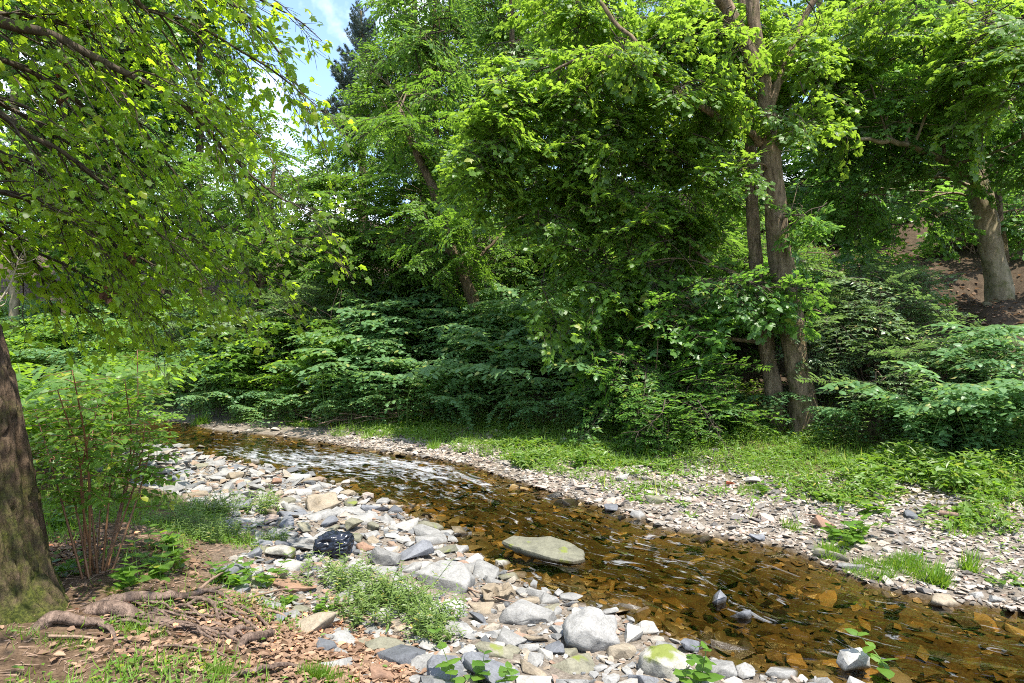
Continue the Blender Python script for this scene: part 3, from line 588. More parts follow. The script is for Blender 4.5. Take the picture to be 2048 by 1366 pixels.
LIB = dict(maple=lib('maple', 'maple', 6, 10), shade=lib('maple', 'shade', 6, 30), ash=lib('ash', 'ash', 6, 50), broad=lib('broad', 'broad', 6, 70), broady=lib('broad', 'ash', 5, 80), honey=lib('small', 'honey', 5, 90), thorn=lib('small', 'shade', 4, 95), pine=lib('pine', 'pine', 3, 110), hang=lib('maple', 'overhang', 5, 120))
def cane_mesh(seed, leaf, H=2.3, lsz=.15, wood=None, bend=1.7):
    """an arching cane with two-ranked side shoots"""
    r = np.random.default_rng(seed); g = Geo(); n = 14; p = np.zeros(3); ax = [p.copy()]; st_ = H / (n - 1)
    for i in range(1, n):
        t = i / (n - 1); th = .06 + bend * t ** 1.7; p = p + st_ * np.array((.10 * math.sin(5 * t + seed), math.sin(th), math.cos(th))); ax.append(p.copy())
    ax = np.array(ax); tube(g, ax, np.linspace(.012, .004, n), 5, 1, .5); P, D, Nn, Sz = [], [], [], []
    for i in range(2, n):
        t = i / (n - 1); tan = unit(ax[i] - ax[i - 1])
        for sd in (-1, 1):
            if r.random() < .12: continue
            ln = (.30 + .32 * math.sin(t * 2.7)) * r.uniform(.7, 1.2); sidev = np.array((1, 0, 0)) * sd; d0 = unit(sidev * r.uniform(.8, 1.1) + tan * np.array((1, 1, .25)) * r.uniform(.3, .8) + np.array((0, 0, .05)))
            m_ = max(3, int(ln / .078)); 
            for k in range(m_):
                u = (k + .6) / m_; b0 = ax[i] + d0 * ln * u + np.array((0, 0, -.26 * ln * u * u)); s2 = 1 if k % 2 else -1; lat = unit(np.cross(d0, (0, 0, 1)))
                P.append(b0); D.append(d0 * .5 + lat * s2 * .9 + np.array((0, 0, -.34 + r.normal(0, .22)))); Nn.append(np.array((r.normal(0, .36), r.normal(0, .36), 1)) + d0 * .25); Sz.append(lsz * r.uniform(.5, 1.15))
            tube(g, [ax[i], ax[i] + d0 * ln * .5 + np.array((0, 0, -.06 * ln)), ax[i] + d0 * ln + np.array((0, 0, -.26 * ln))], (.004, .003, .002), 3, 1, .5, False)
    for k in range(7):
        t = .75 + .25 * k / 6; i = int(t * (n - 1)); P.append(ax[i]); D.append(np.array(((-1) ** k * .9, .6, -.3))); Nn.append(np.array((r.normal(0, .2), .2, 1))); Sz.append(lsz * r.uniform(.7, 1.1))
    batch(g, HEART, P, D, Nn, Sz, r.uniform(0, 1, len(P)), 0, jit=True); return g.mesh("leafy_cane", [ML[leaf], wood or STEMG])
CANES = dict(knot=[cane_mesh(200 + i, 'knot') for i in range(5)], knoty=[cane_mesh(220 + i, 'knoty') for i in range(4)], small=[cane_mesh(240 + i, 'knoty', 1.7, .085, CANE, .9) for i in range(4)])

# ------------------------------------------------------------------ trees
def spray_blob(root, base, blob, kind, rs, nm="leafy_branch", up=.25):
    px, py, Y, rx, ry, n = blob[:6]; c = W(px, py, Y); k = Y / FPX; rad = np.array((rx * k, max(.6, .75 * (rx + ry) * .5 * k), ry * k)); sc_ = blob[6] if len(blob) > 6 else 1.0
    for _ in range(int(n * (1.75 if kind in ('maple', 'shade') else 1.15))):
        d = unit(rs.normal(0, 1, 3)); d[2] = d[2] * .9 + up * .3; d = unit(d); f = rs.uniform(.35, 1.0) ** .6; p = c + d * rad * f
        az = math.atan2(-d[0], d[1]) + rs.normal(0, .55); s = sc_ * rs.uniform(.75, 1.25); pit = rs.normal(-.30, .34)
        out = np.array((-math.sin(az), math.cos(az), 0)) * s * .55
        link(nm, LIB[kind][rs.integers(len(LIB[kind]))], root, p - out - base, Euler((pit, rs.normal(0, .32), az)), s)
def tree(name, label, trunks, blobs, kind, bark=BARK, limbs=(), seed=0, group="trees of the wooded hillside", cat="tree", flare=.35, autolimb=True, sides=12):
    """trunks / limbs: lists of (px, py, depth, radius)"""
    rs = np.random.default_rng(1000 + seed); t0 = trunks[0][0]; p0 = W(*t0[:3]); p0[2] = gz(p0[0], p0[1]) ; root = thing(name, label, cat, p0, group); ends = []
    for j, tr_ in enumerate(trunks):
        Q = np.array([np.append(W(a, b, c), d) for a, b, c, d in tr_]); Q[0, 2] = gz(Q[0, 0], Q[0, 1]) - .12; C = curve(Q, 7); hh = C[:, 2] - C[0, 2]; g = Geo()
        tube(g, C[:, :3] - p0, C[:, 3] * (1 + flare * np.exp(-hh / .35)), sides, 0, .5, True, .22); link("trunk", g.mesh("trunk", [bark]), root); ends.append(C)
    allp = np.vstack(ends)
    for lb in limbs:
        Q = np.array([np.append(W(a, b, c), d) for a, b, c, d in lb]); C = curve(Q, 8); g = Geo(); C[1:, :3] += .09 * np.stack([fbm(C[1:, 0] * 1.7, C[1:, 1] * 1.7 + q9, C[1:, 2] * 1.7, 3) for q9 in (1, 7, 13)], -1); tube(g, C[:, :3] - p0, C[:, 3], 8, 0, .5, True, .3); link("limb", g.mesh("limb", [bark]), root); allp = np.vstack([allp, C])
    for bl in blobs:
        c = W(*bl[:3]); holder = root
        if autolimb:
            lowr = allp[allp[:, 2] < c[2] + .2]; lowr = lowr if len(lowr) else allp
            a_ = lowr[np.argmin(np.linalg.norm(lowr[:, :3] - c, axis=1))]; L_ = np.linalg.norm(c - a_[:3])
            if L_ > .4:
                mid = (a_[:3] + c) / 2 + np.array((0, 0, .12 * L_)) + rs.normal(0, .06 * L_, 3); r0 = min(a_[3] * .5, .018 + .012 * L_); g = Geo(); C = curve(np.array([a_[:3], mid, c]), 6)
                tube(g, C - p0, np.linspace(r0, .012, len(C)), 6, 0, .5, True, .1)
                for _ in range(5):
                    i = rs.integers(len(C) // 3, len(C)); e = C[i] + rs.normal(0, 1, 3) * np.array((bl[3], bl[3] * .7, bl[4])) * bl[2] / FPX * .6; tube(g, curve(np.array([C[i], (C[i] + e) / 2 + rs.normal(0, .08, 3), e]), 4) - p0, np.linspace(r0 * .4 + .004, .005, 9), 4, 0, .5, False)
                holder = link("limb", g.mesh("limb", [bark]), root)
        spray_blob(holder, p0, bl, bl[7] if len(bl) > 7 else kind, rs)
    return root

# the twin-trunked maple on the far bank
tree("maple_tree", "tall twin-trunked maple rooted at the foot of the far bank", [
    [(1612,862,11.6,.25),(1600,770,11.6,.225),(1578,620,11.6,.205),(1556,480,11.6,.185),(1546,350,11.5,.165),(1534,220,11.5,.15),(1518,110,11.4,.13),(1505,10,11.3,.11),(1500,-160,11.2,.10)],
    [(1560,848,11.9,.17),(1545,760,11.9,.15),(1525,650,12,.135),(1510,500,12,.12),(1502,340,12,.105),(1500,180,12,.09),(1488,20,12,.10),(1480,-150,12,.08)]],
    [(1180,150,11.9,150,70,27),(1010,230,11.9,95,120,24),(960,330,12.0,60,60,8),(1230,300,12.0,150,110,32),(1110,400,12.3,90,110,19),(1290,450,12.3,140,110,27),(1180,560,12.3,110,110,19),(1350,110,12.5,140,110,25),(1480,40,12.5,200,80,27),(1400,330,12.5,100,110,17),(1620,150,12.3,120,130,20),(1470,560,11.3,90,45,9,1,'shade'),(1380,630,11.6,90,50,11,1,'shade'),(1570,575,10.9,50,22,3,.85,'shade'),(1270,100,11,110,35,9,.9),(1400,185,11,70,40,5,.9),(1590,230,10.9,60,60,5,.9),(1480,340,11,40,50,3,.9),(1470,60,10.9,80,50,4,.9),(1620,90,10.9,70,70,6,.9),(1440,200,11.2,60,60,5,.9),(1600,430,11,50,40,4,.9,'shade'),(1330,600,12.5,110,90,16,1,'shade'),(1150,20,13.0,140,60,16),(1240,690,12.5,90,60,8,1,'shade')],
    'maple', TBARK, [[(1522,150,11.4,.12),(1480,70,11.3,.115),(1440,0,11.2,.10),(1390,-90,11,.08)], [(1536,230,11.5,.09),(1570,140,11.5,.075),(1600,60,11.6,.06),(1650,-60,11.6,.05)],
    [(1520,290,11.5,.065),(1430,235,11.3,.055),(1350,172,11.2,.048),(1260,128,11.2,.038),(1180,118,11.4,.035),(1080,150,11.6,.015)], [(1440,240,11.3,.05),(1330,150,11.3,.045),(1260,70,11.4,.035),(1200,10,11.5,.03)], [(1500,560,11.8,.035),(1390,500,12.2,.028),(1330,420,12.4,.02),(1260,380,12.4,.012)]], 1)
LM["the twin-trunked maple"] = (1590, 780)
tree("maple_tree", "maple with a thick pale-barked trunk at the right edge", [[(1995,668,14,.27),(2000,600,14,.24),(1987,520,14,.24),(1968,430,14,.22),(1952,330,14,.20),(1944,180,14,.18),(1930,20,14,.15),(1925,-120,14,.12)]],
    [(1850,50,12.3,190,80,24),(1990,110,11,120,130,30),(1780,220,12.6,170,100,20,1,'shade'),(1890,290,13,130,60,11,1,'shade'),(1720,390,13.6,140,50,10,1,'shade'),(1690,90,13,110,100,17),(1800,420,14.2,150,40,9,1,'shade'),(2090,250,12,80,130,14,1,'shade'),(2150,300,12.9,120,90,14,1,'shade'),(2200,180,12.6,120,90,12,1,'shade'),(1880,180,13,130,70,12),(1700,290,13.8,100,80,11,1,'shade')],  # rightmost leaf masses are out of view, added to shade the pale trunk
    'maple', BARKS, [[(1960,380,14,.09),(1900,330,13,.07),(1800,290,12.3,.05),(1720,280,12,.03)]], 2)
LM["the pale trunk at the right edge"] = (1990, 600)
tree("sapling_tree", "thin leaning trunk right behind the pale trunk at the right edge", [[(2045,650,15.5,.10),(2025,590,15.5,.09),(2005,480,15.5,.08),(1995,350,15.5,.07),(1998,200,15.5,.05)]], [(2000,230,15,80,70,10,1.1,'shade'),(2060,420,15.5,60,70,8,1.1,'shade')], 'shade', BARK, (), 3)
tree("ash_tree", "tree with fine leaflets and a leaning trunk at picture centre", [[(978,694,16.6,.17),(955,630,16.5,.15),(930,560,16.4,.14),(898,480,16.3,.13),(872,390,16.2,.11),(830,300,16,.09),(800,220,16,.06)]],
    [(890,460,15.6,90,90,20),(840,310,15.6,80,90,18),(800,220,15.8,60,50,8),(800,500,17.1,140,70,32),(720,430,17.1,110,90,30),(850,370,17.6,150,80,36),(690,510,17.1,90,60,20),(760,280,18.1,120,80,26),(900,560,17.4,110,50,16),(640,480,17.6,80,70,16),(990,520,18.1,110,90,24,1,'broad'),(625,390,17.8,60,60,12),(820,205,18.4,70,55,12),(690,330,17.8,70,60,14),(620,530,18.3,80,50,12)], 'ash', BARK, [[(898,480,16.3,.05),(830,440,16.6,.04),(760,420,17,.03)], [(930,560,16.4,.045),(1000,470,16.6,.035),(1060,420,17,.02)]], 4)
LM["the leaning trunk at picture centre"] = (950, 620)
for i, (x, lab) in enumerate(((905, "slim grey trunk, leftmost of three beside the leaning trunk"), (922, "slim trunk between two others beside the leaning trunk"), (938, "thin pale stem nearest to the leaning trunk"))):
    tree("sapling_tree", lab, [[(x,696,17.6,.055),(x - 6,620,17.6,.05),(x - 14,520,17.6,.045),(x - 26,400,17.6,.03)]], [(x - 30,400 + 30 * i,17.6,50,45,6,1,'broad')], 'broad', BARKS, (), 20 + i, "slim stems beside the leaning trunk", flare=.1, sides=7)
tree("maple_tree", "forked grey-trunked maple rising from the shrubs left of centre", [[(512,668,19,.19),(510,600,19,.165),(506,565,19,.17),(490,510,19,.10),(470,430,19,.07)], [(512,575,19,.13),(530,520,19,.11),(540,440,19,.085),(548,330,19,.05)]], [(500,450,18.5,110,60,20,1.1),(560,380,19,80,80,18,1.1),(440,380,19.5,100,90,20,1.1),(580,500,18.5,70,60,12,1.1),(520,260,20,70,70,14,1.1),(380,500,19,90,60,14,1.1),(600,560,18.6,70,40,9,1.1)], 'ash', BARK, (), 5)
LM["the forked trunk left of centre"] = (510, 590)
tree("broadleaf_tree", "tall sunlit broadleaf tree behind the centre, topping the sky gap", [[(850,600,24,.22),(850,400,24,.2),(840,200,24,.16),(830,40,24,.1),(830,-80,24,.06)]], [(815,130,22.5,95,80,32,1.35),(770,200,22,55,60,14,1.35),(900,120,23,110,100,34,1.35),(850,20,23.5,110,60,22,1.35),(960,40,23.5,80,70,18,1.35),(980,260,22.5,120,110,34,1.35),(870,240,23,110,70,20,1.35),(755,110,22.8,40,40,7,1.2),(900,400,21,150,90,26,1.35),(745,300,22,45,60,10,1.3)], 'broady', BARK, (), 6)
tree("broadleaf_tree", "dark broadleaf tree behind the maple's long arching branch", [[(1290,560,21,.2),(1285,400,21,.18),(1270,200,21,.14),(1260,0,21,.1),(1255,-120,21,.07)]], [(1080,90,22,120,90,28,1.35),(1200,60,22,120,70,24,1.35),(1300,0,22,150,70,24,1.35),(1300,230,21.5,130,120,30,1.35),(1120,300,21.5,110,120,26,1.35),(1260,430,21,150,90,26,1.35),(1080,440,20.5,130,90,24,1.35),(1420,420,20.5,110,110,22,1.35)], 'broad', BARK, (), 7)
spec = [ # base px, base py, depth, trunk r, lean px, crown half-width px, crown bottom py, kind, label
    (1395, 640, 17.5, .13, 10, 110, 520, 'broad', "slender grey trunk left of the twin-trunked maple"),
    (1725, 520, 22, .15, 0, 120, 420, 'shade', "dark straight trunk right of the twin-trunked maple, up the slope"),
    (1806, 480, 25, .17, -6, 130, 400, 'shade', "black-looking trunk beside the wooden railing"),
    (1640, 500, 27, .2, 0, 130, 380, 'broad', "hillside tree directly behind the twin-trunked maple"),
    (1880, 520, 27, .2, 10, 150, 360, 'broad', "hillside tree left of the pale right-edge trunk"),
    (2060, 540, 22, .18, -10, 150, 440, 'shade', "hillside tree cut off by the right edge"),
    (1160, 690, 18, .06, 6, 60, 560, 'broad', "thin upright sapling below the arching branch"),
    (1045, 640, 20, .14, -20, 90, 470, 'broad', "crooked mossy trunk right of the leaning trunk"),
    (880, 690, 19, .11, -10, 80, 520, 'broad', "dark trunk left of the three slim stems"),
    (740, 660, 22, .14, -5, 120, 480, 'broad', "tree hidden in leaves left of the leaning trunk"),
    (1500, 560, 25, .2, -10, 130, 330, 'broad', "tree filling the gap left of the twin trunks"),
    (1180, 560, 27, .2, 0, 140, 330, 'broad', "far tree high on the slope behind the arching branch"),
    (1000, 560, 28, .2, 5, 130, 330, 'broady', "far tree high on the slope right of the leaning trunk"),
    (1420, 500, 31, .22, 0, 150, 250, 'broady', "pale far tree near the top of the slope"),
    (1750, 450, 33, .22, 0, 170, 250, 'broady', "pale far tree above the wooden railing"),
    (1960, 440, 34, .22, 0, 160, 230, 'broady', "pale far tree in the top right distance"),
    (640, 640, 25, .15, -5, 90, 500, 'broad', "low dark tree under the sky gap"),
    (400, 650, 30, .2, 0, 110, 470, 'shade', "dark background tree behind the left knotweed mound"),
    (275, 660, 29, .16, 0, 100, 500, 'shade', "straight dark trunk in the shade left of the mound"),
    (250, 660, 27, .09, 2, 80, 540, 'shade', "thin trunk in the deep shade at left"),
    (130, 650, 26, .14, 0, 110, 470, 'shade', "shaded trunk behind the left thicket"),
    (30, 640, 27, .2, 0, 130, 420, 'shade', "shaded tree at the far left edge"),
    (330, 600, 36, .22, 0, 140, 380, 'broad', "distant tree behind the overhanging maple leaves"),
    (160, 590, 37, .22, 0, 150, 330, 'broad', "distant tree at upper left behind the overhang"),
    (-40, 590, 33, .22, 0, 150, 330, 'broad', "distant tree cut by the left edge"),
    (500, 600, 36, .2, 0, 90, 380, 'broady', "distant pale tree left of the sky gap")]
SKYGAP = lambda px, rx: px + rx > 540 and px - rx < 690
for i, (bx, by, Y, r_, ln, rx, cb, kd, lab) in enumerate(spec):
    top = -160 if not SKYGAP(bx, rx + 20) else 400; top = 250 if bx in (500,) else top; rs = np.random.default_rng(300 + i)
    tk = [(bx, by, Y, r_), (bx + ln * .4, by - (by - top) * .3, Y, r_ * .85), (bx + ln, by - (by - top) * .65, Y, r_ * .65), (bx + ln * 1.2, top + 20, Y, r_ * .3)]
    bl = []; y_ = cb; s = 1.1 + Y * .022
    while y_ > top + 20:
        w_ = rx * rs.uniform(.7, 1.05); hh = rx * .62; x_ = bx + ln + rs.normal(0, rx * .28); n_ = max(6, 15 * (w_ * hh * 2) / (90 * 60 * 2) * (22 / Y) ** 0 * (26 / (s * FPX / Y * .9)) * 1.25)
        bl.append((x_, y_, Y + rs.normal(0, .6), w_, hh, min(26, n_), s)); y_ -= hh * 1.05
    tree("sapling_tree" if r_ < .1 else "broadleaf_tree", lab, [tk], bl, kd, BARK if i % 3 else BARKS, (), 40 + i, sides=9)
# the pine standing in the sky gap
pr = W(726, 330, 40); pr[2] = gz(pr[0], pr[1]); root = thing("pine_tree", "blue-green pine rising alone in the sky gap", "tree", pr, "trees of the wooded hillside"); g = Geo(); tp = W(722, 22, 40)
tube(g, [(0, 0, 0), ((tp - pr) * .6), (tp - pr)], (.3, .2, .05), 8); link("trunk", g.mesh("trunk", [BARK]), root); rs = np.random.default_rng(77)
for i in range(95):
    t = rs.uniform(.42, 1.0); az = rs.uniform(0, 6.28); s = (1.9 * (1.02 - t) + .35) * 1.35; link("leafy_branch", LIB['pine'][i % 3], root, (tp - pr) * t, Euler((rs.uniform(.35, .8), 0, az)), s)

# ------------------------------------------------------------------ the leaning foreground maple: trunk, roots, overhanging boughs
tb = np.array((*G0(20, 1240, .42), .40)); root = thing("maple_tree", "leaning mossy foreground maple whose boughs overhang the upper left", "tree", tb); LM["the mossy foreground trunk"] = (60, 1000); FM = root
Q = np.array([np.append(W(a, b, Y), r_) for a, b, Y, r_ in ((-34,1260,3.95,.38),(-40,1180,3.95,.345),(-46,1080,3.97,.315),(-60,920,4.0,.295),(-92,760,4.0,.28),(-128,620,4.05,.275),(-180,400,4.1,.26),(-240,150,4.2,.24),(-280,-150,4.4,.2),(-300,-420,4.7,.15))])
C = curve(Q, 34); n = len(C); sd = 220; a_ = np.linspace(0, 2 * np.pi, sd, endpoint=False); Vt = []; Tt = []
for i in range(n):
    h_ = C[i, 2] - .40; fl = np.exp(-max(h_, -.1) / .20)
    lobes = .20 * np.cos(3 * a_ + .35) + .20 * np.maximum(0, np.cos(a_ + .28)) ** 4 * 3.2 + .10 * np.cos(5 * a_ + 1)
    rr = C[i, 3] * (1 + fl * .40 * (.65 + lobes)); tw = a_ + .25 * np.sin(h_ * 2.0)
    rid = np.clip(np.abs(vn3(np.cos(tw) * 9, np.sin(tw) * 9, h_ * 2.2 + .8 * vn3(np.cos(tw) * 4, np.sin(tw) * 4, h_ * 5))) * 2.2, 0, 1) ** .8 * .050 + .012 * vn3(np.cos(tw) * 22, np.sin(tw) * 22, h_ * 14)
    rr = rr + rid - .03; Vt.append(np.stack([C[i, 0] + np.cos(a_) * rr, C[i, 1] + np.sin(a_) * rr, np.full(sd, C[i, 2])], -1)); Tt.append(np.full(sd, .5 + .10 * np.clip(1 - h_ / .8, -.9, 1)))
Vt = np.concatenate(Vt) - tb; F = []
for i in range(n - 1):
    b = i * sd; j = np.arange(sd); k = (j + 1) % sd; F += [np.stack([b + j, b + k, b + sd + k], -1), np.stack([b + j, b + sd + k, b + sd + j], -1)]
g = Geo(); g.add(Vt, np.concatenate(F), 0, np.concatenate(Tt), True); link("trunk", g.mesh("trunk", [BARKM]), root)
def rootline(pp, name="root", parent=root, base=tb, mat=ROOT, wob=.3, sides=10):
    """pp: photo pixel, height above ground, radius"""
    Q = []
    for px, py, hh, r_ in pp: q_ = GP(px, py); Q.append((q_[0], q_[1], q_[2] + hh + .022, r_))
    Q[0] = (Q[0][0], Q[0][1], Q[0][2] - 1.6 * Q[0][3], Q[0][3] * .8)
    C = curve(np.array(Q), 14); g = Geo(); C[:, :3] += .016 * np.stack([fbm(C[:, 0] * 9, C[:, 1] * 9, k) for k in (1, 5, 9)], -1); tube(g, C[:, :3] - base, C[:, 3] * .46 * (1 + .15 * fbm(C[:, 0] * 7, C[:, 1] * 7, 3, 2)), 14, 0, .5, True, .28); return link(name, g.mesh(name, [mat]), parent)
rootline([(80,1215,.02,.17),(200,1228,0,.13),(300,1240,-.03,.10),(390,1262,-.04,.075),(460,1285,-.06,.05)])
rootline([(170,1210,.06,.09),(260,1213,.03,.07),(340,1210,.02,.05),(410,1200,.02,.032),(445,1188,.03,.02)])
rootline([(300,1216,.02,.05),(380,1203,.02,.03),(430,1200,.02,.024),(480,1225,.015,.022),(520,1252,.01,.02),(560,1275,-.02,.015)])
rootline([(340,1222,.015,.035),(400,1215,.02,.025),(425,1222,.02,.022),(440,1245,.01,.018),(446,1260,-.02,.014)])
rootline([(30,1262,.0,.09),(100,1252,.012,.07),(160,1254,.015,.055),(205,1262,.01,.04),(235,1284,-.012,.022),(250,1300,-.02,.012)])
rootline([(400,1212,.01,.025),(450,1225,.01,.02),(500,1258,.012,.02),(545,1290,0,.015)])
rootline([(462,1308,-.01,.045),(490,1298,.02,.05),(520,1286,.035,.048),(548,1283,.03,.045)]); rootline([(430,1290,0,.04),(470,1276,.02,.035),(510,1268,.01,.025)])
rootline([(240,1300,0,.016),(330,1302,.004,.014),(420,1312,.004,.013),(470,1330,-.01,.01)]); rr_ = np.random.default_rng(66)
for _ in range(26):
    ax_, ay_ = rr_.uniform(170, 420), rr_.uniform(1195, 1265); dx_, dy_ = rr_.uniform(40, 120), rr_.uniform(-6, 40); rootline([(ax_, ay_, 0, .02), (ax_ + dx_ * .5, ay_ + dy_ * .3 + rr_.normal(0, 6), .012, .018), (ax_ + dx_, ay_ + dy_ * .8, .008, .014), (ax_ + dx_ * 1.5, ay_ + dy_ * 1.2, -.012, .008)])
rootline([(420,1352,0,.03),(500,1356,.01,.028),(580,1345,.012,.025),(640,1358,-.01,.02)])
BR = [[(-240,150,4.2,.09),(-120,20,4.6,.07),(60,50,5,.045),(200,120,5.4,.036),(290,170,5.7,.03),(350,205,6,.024),(440,290,6.3,.018),(560,400,6.6,.011),(650,440,6.8,.005)],
 [(-230,200,4.2,.07),(-100,170,4.6,.045),(0,232,5,.032),(60,280,5.2,.026),(120,305,5.4,.02),(230,380,6,.014),(330,470,6.5,.010),(420,560,7,.004)],
 [(-260,0,4.3,.07),(0,-90,5,.05),(240,-20,5.5,.03),(300,20,5.8,.024),(360,45,6,.02),(450,90,6.4,.014),(560,150,6.6,.010),(650,230,6.8,.004)],
 [(-190,380,4.1,.05),(-80,360,4.8,.035),(0,383,5.3,.028),(60,400,5.5,.022),(150,430,6,.014),(220,520,6.4,.010),(290,610,6.8,.004)],
 [(-230,180,4.2,.06),(-100,180,5.4,.035),(0,210,6.2,.026),(100,260,6.5,.02),(200,330,7,.016),(300,430,7.5,.012),(420,500,8,.008),(560,560,8,.004)],
 [(-270,-100,4.3,.06),(100,-100,5.6,.035),(400,-30,6.3,.02),(480,20,6.5,.015),(560,100,6.8,.012),(610,190,7,.008),(660,310,7,.004)],
 [(-250,50,4.2,.06),(0,20,5.4,.035),(150,60,6.2,.024),(260,220,6.8,.018),(340,340,7.2,.014),(420,430,7.6,.010),(520,480,7.8,.007),(640,470,7.5,.004)],
 [(-270,-80,4.3,.05),(200,-110,5.3,.03),(420,-50,5.7,.018),(520,-5,5.9,.012),(590,30,6.1,.008),(640,75,6.2,.004)],
 [(-200,330,4.1,.05),(-100,400,5.6,.03),(0,470,7,.02),(150,540,7.5,.014),(250,600,8,.009),(340,650,8.2,.004)],
 [(-240,150,4.2,.05),(-60,250,6,.03),(100,400,7.5,.02),(220,480,8,.014),(330,540,8.4,.010),(470,600,8.6,.004)],
 [(-260,-50,4.3,.05),(50,-40,6.4,.03),(250,60,7.4,.02),(380,150,7.8,.014),(500,260,8,.010),(600,380,8,.004)],
 [(-200,300,4.1,.05),(-60,420,6,.028),(60,520,7,.018),(140,590,7.6,.012),(210,650,8,.004)],
 [(-200,280,4.2,.05),(-60,300,5.6,.03),(80,330,6.6,.02),(160,400,7.2,.014),(260,530,7.6,.008),(330,600,7.8,.004)],
 [(-240,80,4.2,.05),(-20,110,5.2,.03),(150,200,6,.02),(240,300,6.6,.014),(330,430,7.0,.008),(430,520,7.2,.004)]]
SHADE_BOUGHS = [[(-3.9,4.3,4.6),(-3.3,3.4,5.2),(-2.6,2.6,5.4),(-1.9,2.0,5.3)], [(-3.9,4.3,4.8),(-3.6,3.0,5.3),(-3.2,1.9,5.3),(-2.9,1.2,5.1)], [(-3.9,4.3,4.7),(-3.0,3.9,5.3),(-2.2,3.3,5.4),(-1.4,2.8,5.2)], [(-4.0,4.3,4.4),(-4.1,3.0,4.8),(-3.9,2.0,4.8),(-3.7,1.3,4.6)], [(-3.9,4.3,4.9),(-2.8,3.3,5.8),(-2.1,2.3,6.0),(-1.6,1.3,5.9)]]  # extra boughs above the view, added to shade the leaning trunk
BRW = [np.array([np.append(W(x, y, 4.2 + (Y - 4.2) * .48), r_ * .75) for x, y, Y, r_ in b]) for b in BR] + [np.array([(*p_, .04 - .011 * i) for i, p_ in enumerate(b)]) for b in SHADE_BOUGHS]
rs = np.random.default_rng(4242); LP, LD, LN, LS = [], [], [], []; DB = []; BO = []; BI = []
def leafat(p, d, s):
    LP.append(p); LD.append(d + np.array((0, 0, -.38)) + rs.normal(0, .28, 3)); LN.append(np.array((rs.normal(.1, .6), rs.normal(-.35, .6), 1))); LS.append(s)
for bi, Q in enumerate(BRW):
    C = curve(Q, 12); g = Geo(); C[3:, :3] += .035 * np.stack([fbm(C[3:, 0] * 2, C[3:, 1] * 2 + bi, C[3:, 2] * 2 + k * 5, 2) for k in (1, 2, 3)], -1); tube(g, C[:, :3] - tb, C[:, 3], 7, 0, .5, True, .12)
    seg = np.linalg.norm(np.diff(C[:, :3], axis=0), axis=1); cum = np.concatenate([[0], np.cumsum(seg)]); tot = cum[-1]; s_ = .18 * tot
    while s_ < tot:
        i = min(np.searchsorted(cum, s_), len(C) - 2); tan = unit(C[i + 1, :3] - C[i, :3]); u = s_ / tot; ln = rs.uniform(.28, .85) * (1.15 - .55 * u); sidev = unit(np.cross(tan, (0, 0, 1))) * rs.choice((-1, 1))
        if pix(C[i, :3])[0] > 500 and pix(C[i, :3])[1] < 330 and rs.random() < .5: s_ += .1; continue
        d = unit(tan * rs.uniform(.5, 1.0) + sidev * rs.uniform(.2, .9) + np.array((0, 0, rs.uniform(-.75, .25)))); m_ = 6; sub = [C[i, :3] + d * ln * v + np.array((0, 0, -.38 * ln * v * v)) + rs.normal(0, .012, 3) for v in np.linspace(0, 1, m_)]
        tube(g, np.array(sub) - tb, np.linspace(min(.010, C[i, 3] * .6), .0022, m_), 4, 0, .5, False)
        for k in range(1, m_):
            for sg in (-1, 1):
                tl = rs.uniform(.08, .26); dd = unit(d + np.array((d[1], -d[0], 0)) * sg * rs.uniform(.5, 1.2) + np.array((0, 0, rs.uniform(-.5, .1)))); e = sub[k] + dd * tl; tube(g, np.array([sub[k], e]) - tb, (.0025, .0016), 3, 0, .5, False)
                for _ in range(rs.integers(1, 4) if u < .8 else 1): ee = e + rs.normal(0, .05, 3); leafat(ee, dd + rs.normal(0, .35, 3), rs.uniform(.040, .088))
        leafat(sub[-1], d, .075)
        if rs.random() < .035 and .3 < u < .8: DB.append(sub[rs.integers(2, m_)])
        s_ += rs.uniform(.055, .125) * (1.0 if u < .75 else 1.5)
    BO.append(link("bough", g.mesh("bough", [TWIG]), root)); BI += [bi] * (len(LP) - len(BI))
LP, LD, LN, LS = np.array(LP), np.array(LD), np.array(LN), np.array(LS)
pp = np.array([pix(p) for p in LP]); app = LS / LP[:, 1] * ((pp[:, 0] > -10) & (pp[:, 0] < 2048) & (pp[:, 1] > -10)) * (1 + .25 * (pp[:, 0] > 380)); order = np.argsort(-app); top = order[:280]; rest = order[280:]
lme = []
for q_ in range(5):
    g = Geo(); g.add(MAPLE[0] * np.array((1, 1, 1 + .5 * q_)) + np.array((0, 0, 0)), MAPLE[1], 0, q_ / 4); lme.append(g.mesh("leaf", [ML['overhang']]))
Rm = frames(LD, LN)
for k in top: link("leaf", lme[k % 5], BO[BI[k]], LP[k] - tb, Matrix(Rm[k].tolist()).to_euler(), LS[k])
g = Geo(); batch(g, MAPLE, LP[rest] - tb, LD[rest], LN[rest], LS[rest], rs.uniform(0, 1, len(rest)), jit=True); link("foliage", g.mesh("foliage", [ML['overhang']]), root)["kind"] = "stuff"
for p_ in [W(x, y, 5.1) for x, y in ((215,585),(262,512),(120,125),(115,195),(25,320))]:
    g = Geo(); k = 7; batch(g, MAPLE, rs.normal(0, .025, (k, 3)), np.stack([rs.normal(0, .6, k), rs.normal(0, .6, k), -np.ones(k)], -1), rs.normal(0, 1, (k, 3)), rs.uniform(.035, .07, k), rs.uniform(0, 1, k)); link("dead_leaf_cluster", g.mesh("dead_leaf_cluster", [ML['brownhang']]), root, p_ - tb)

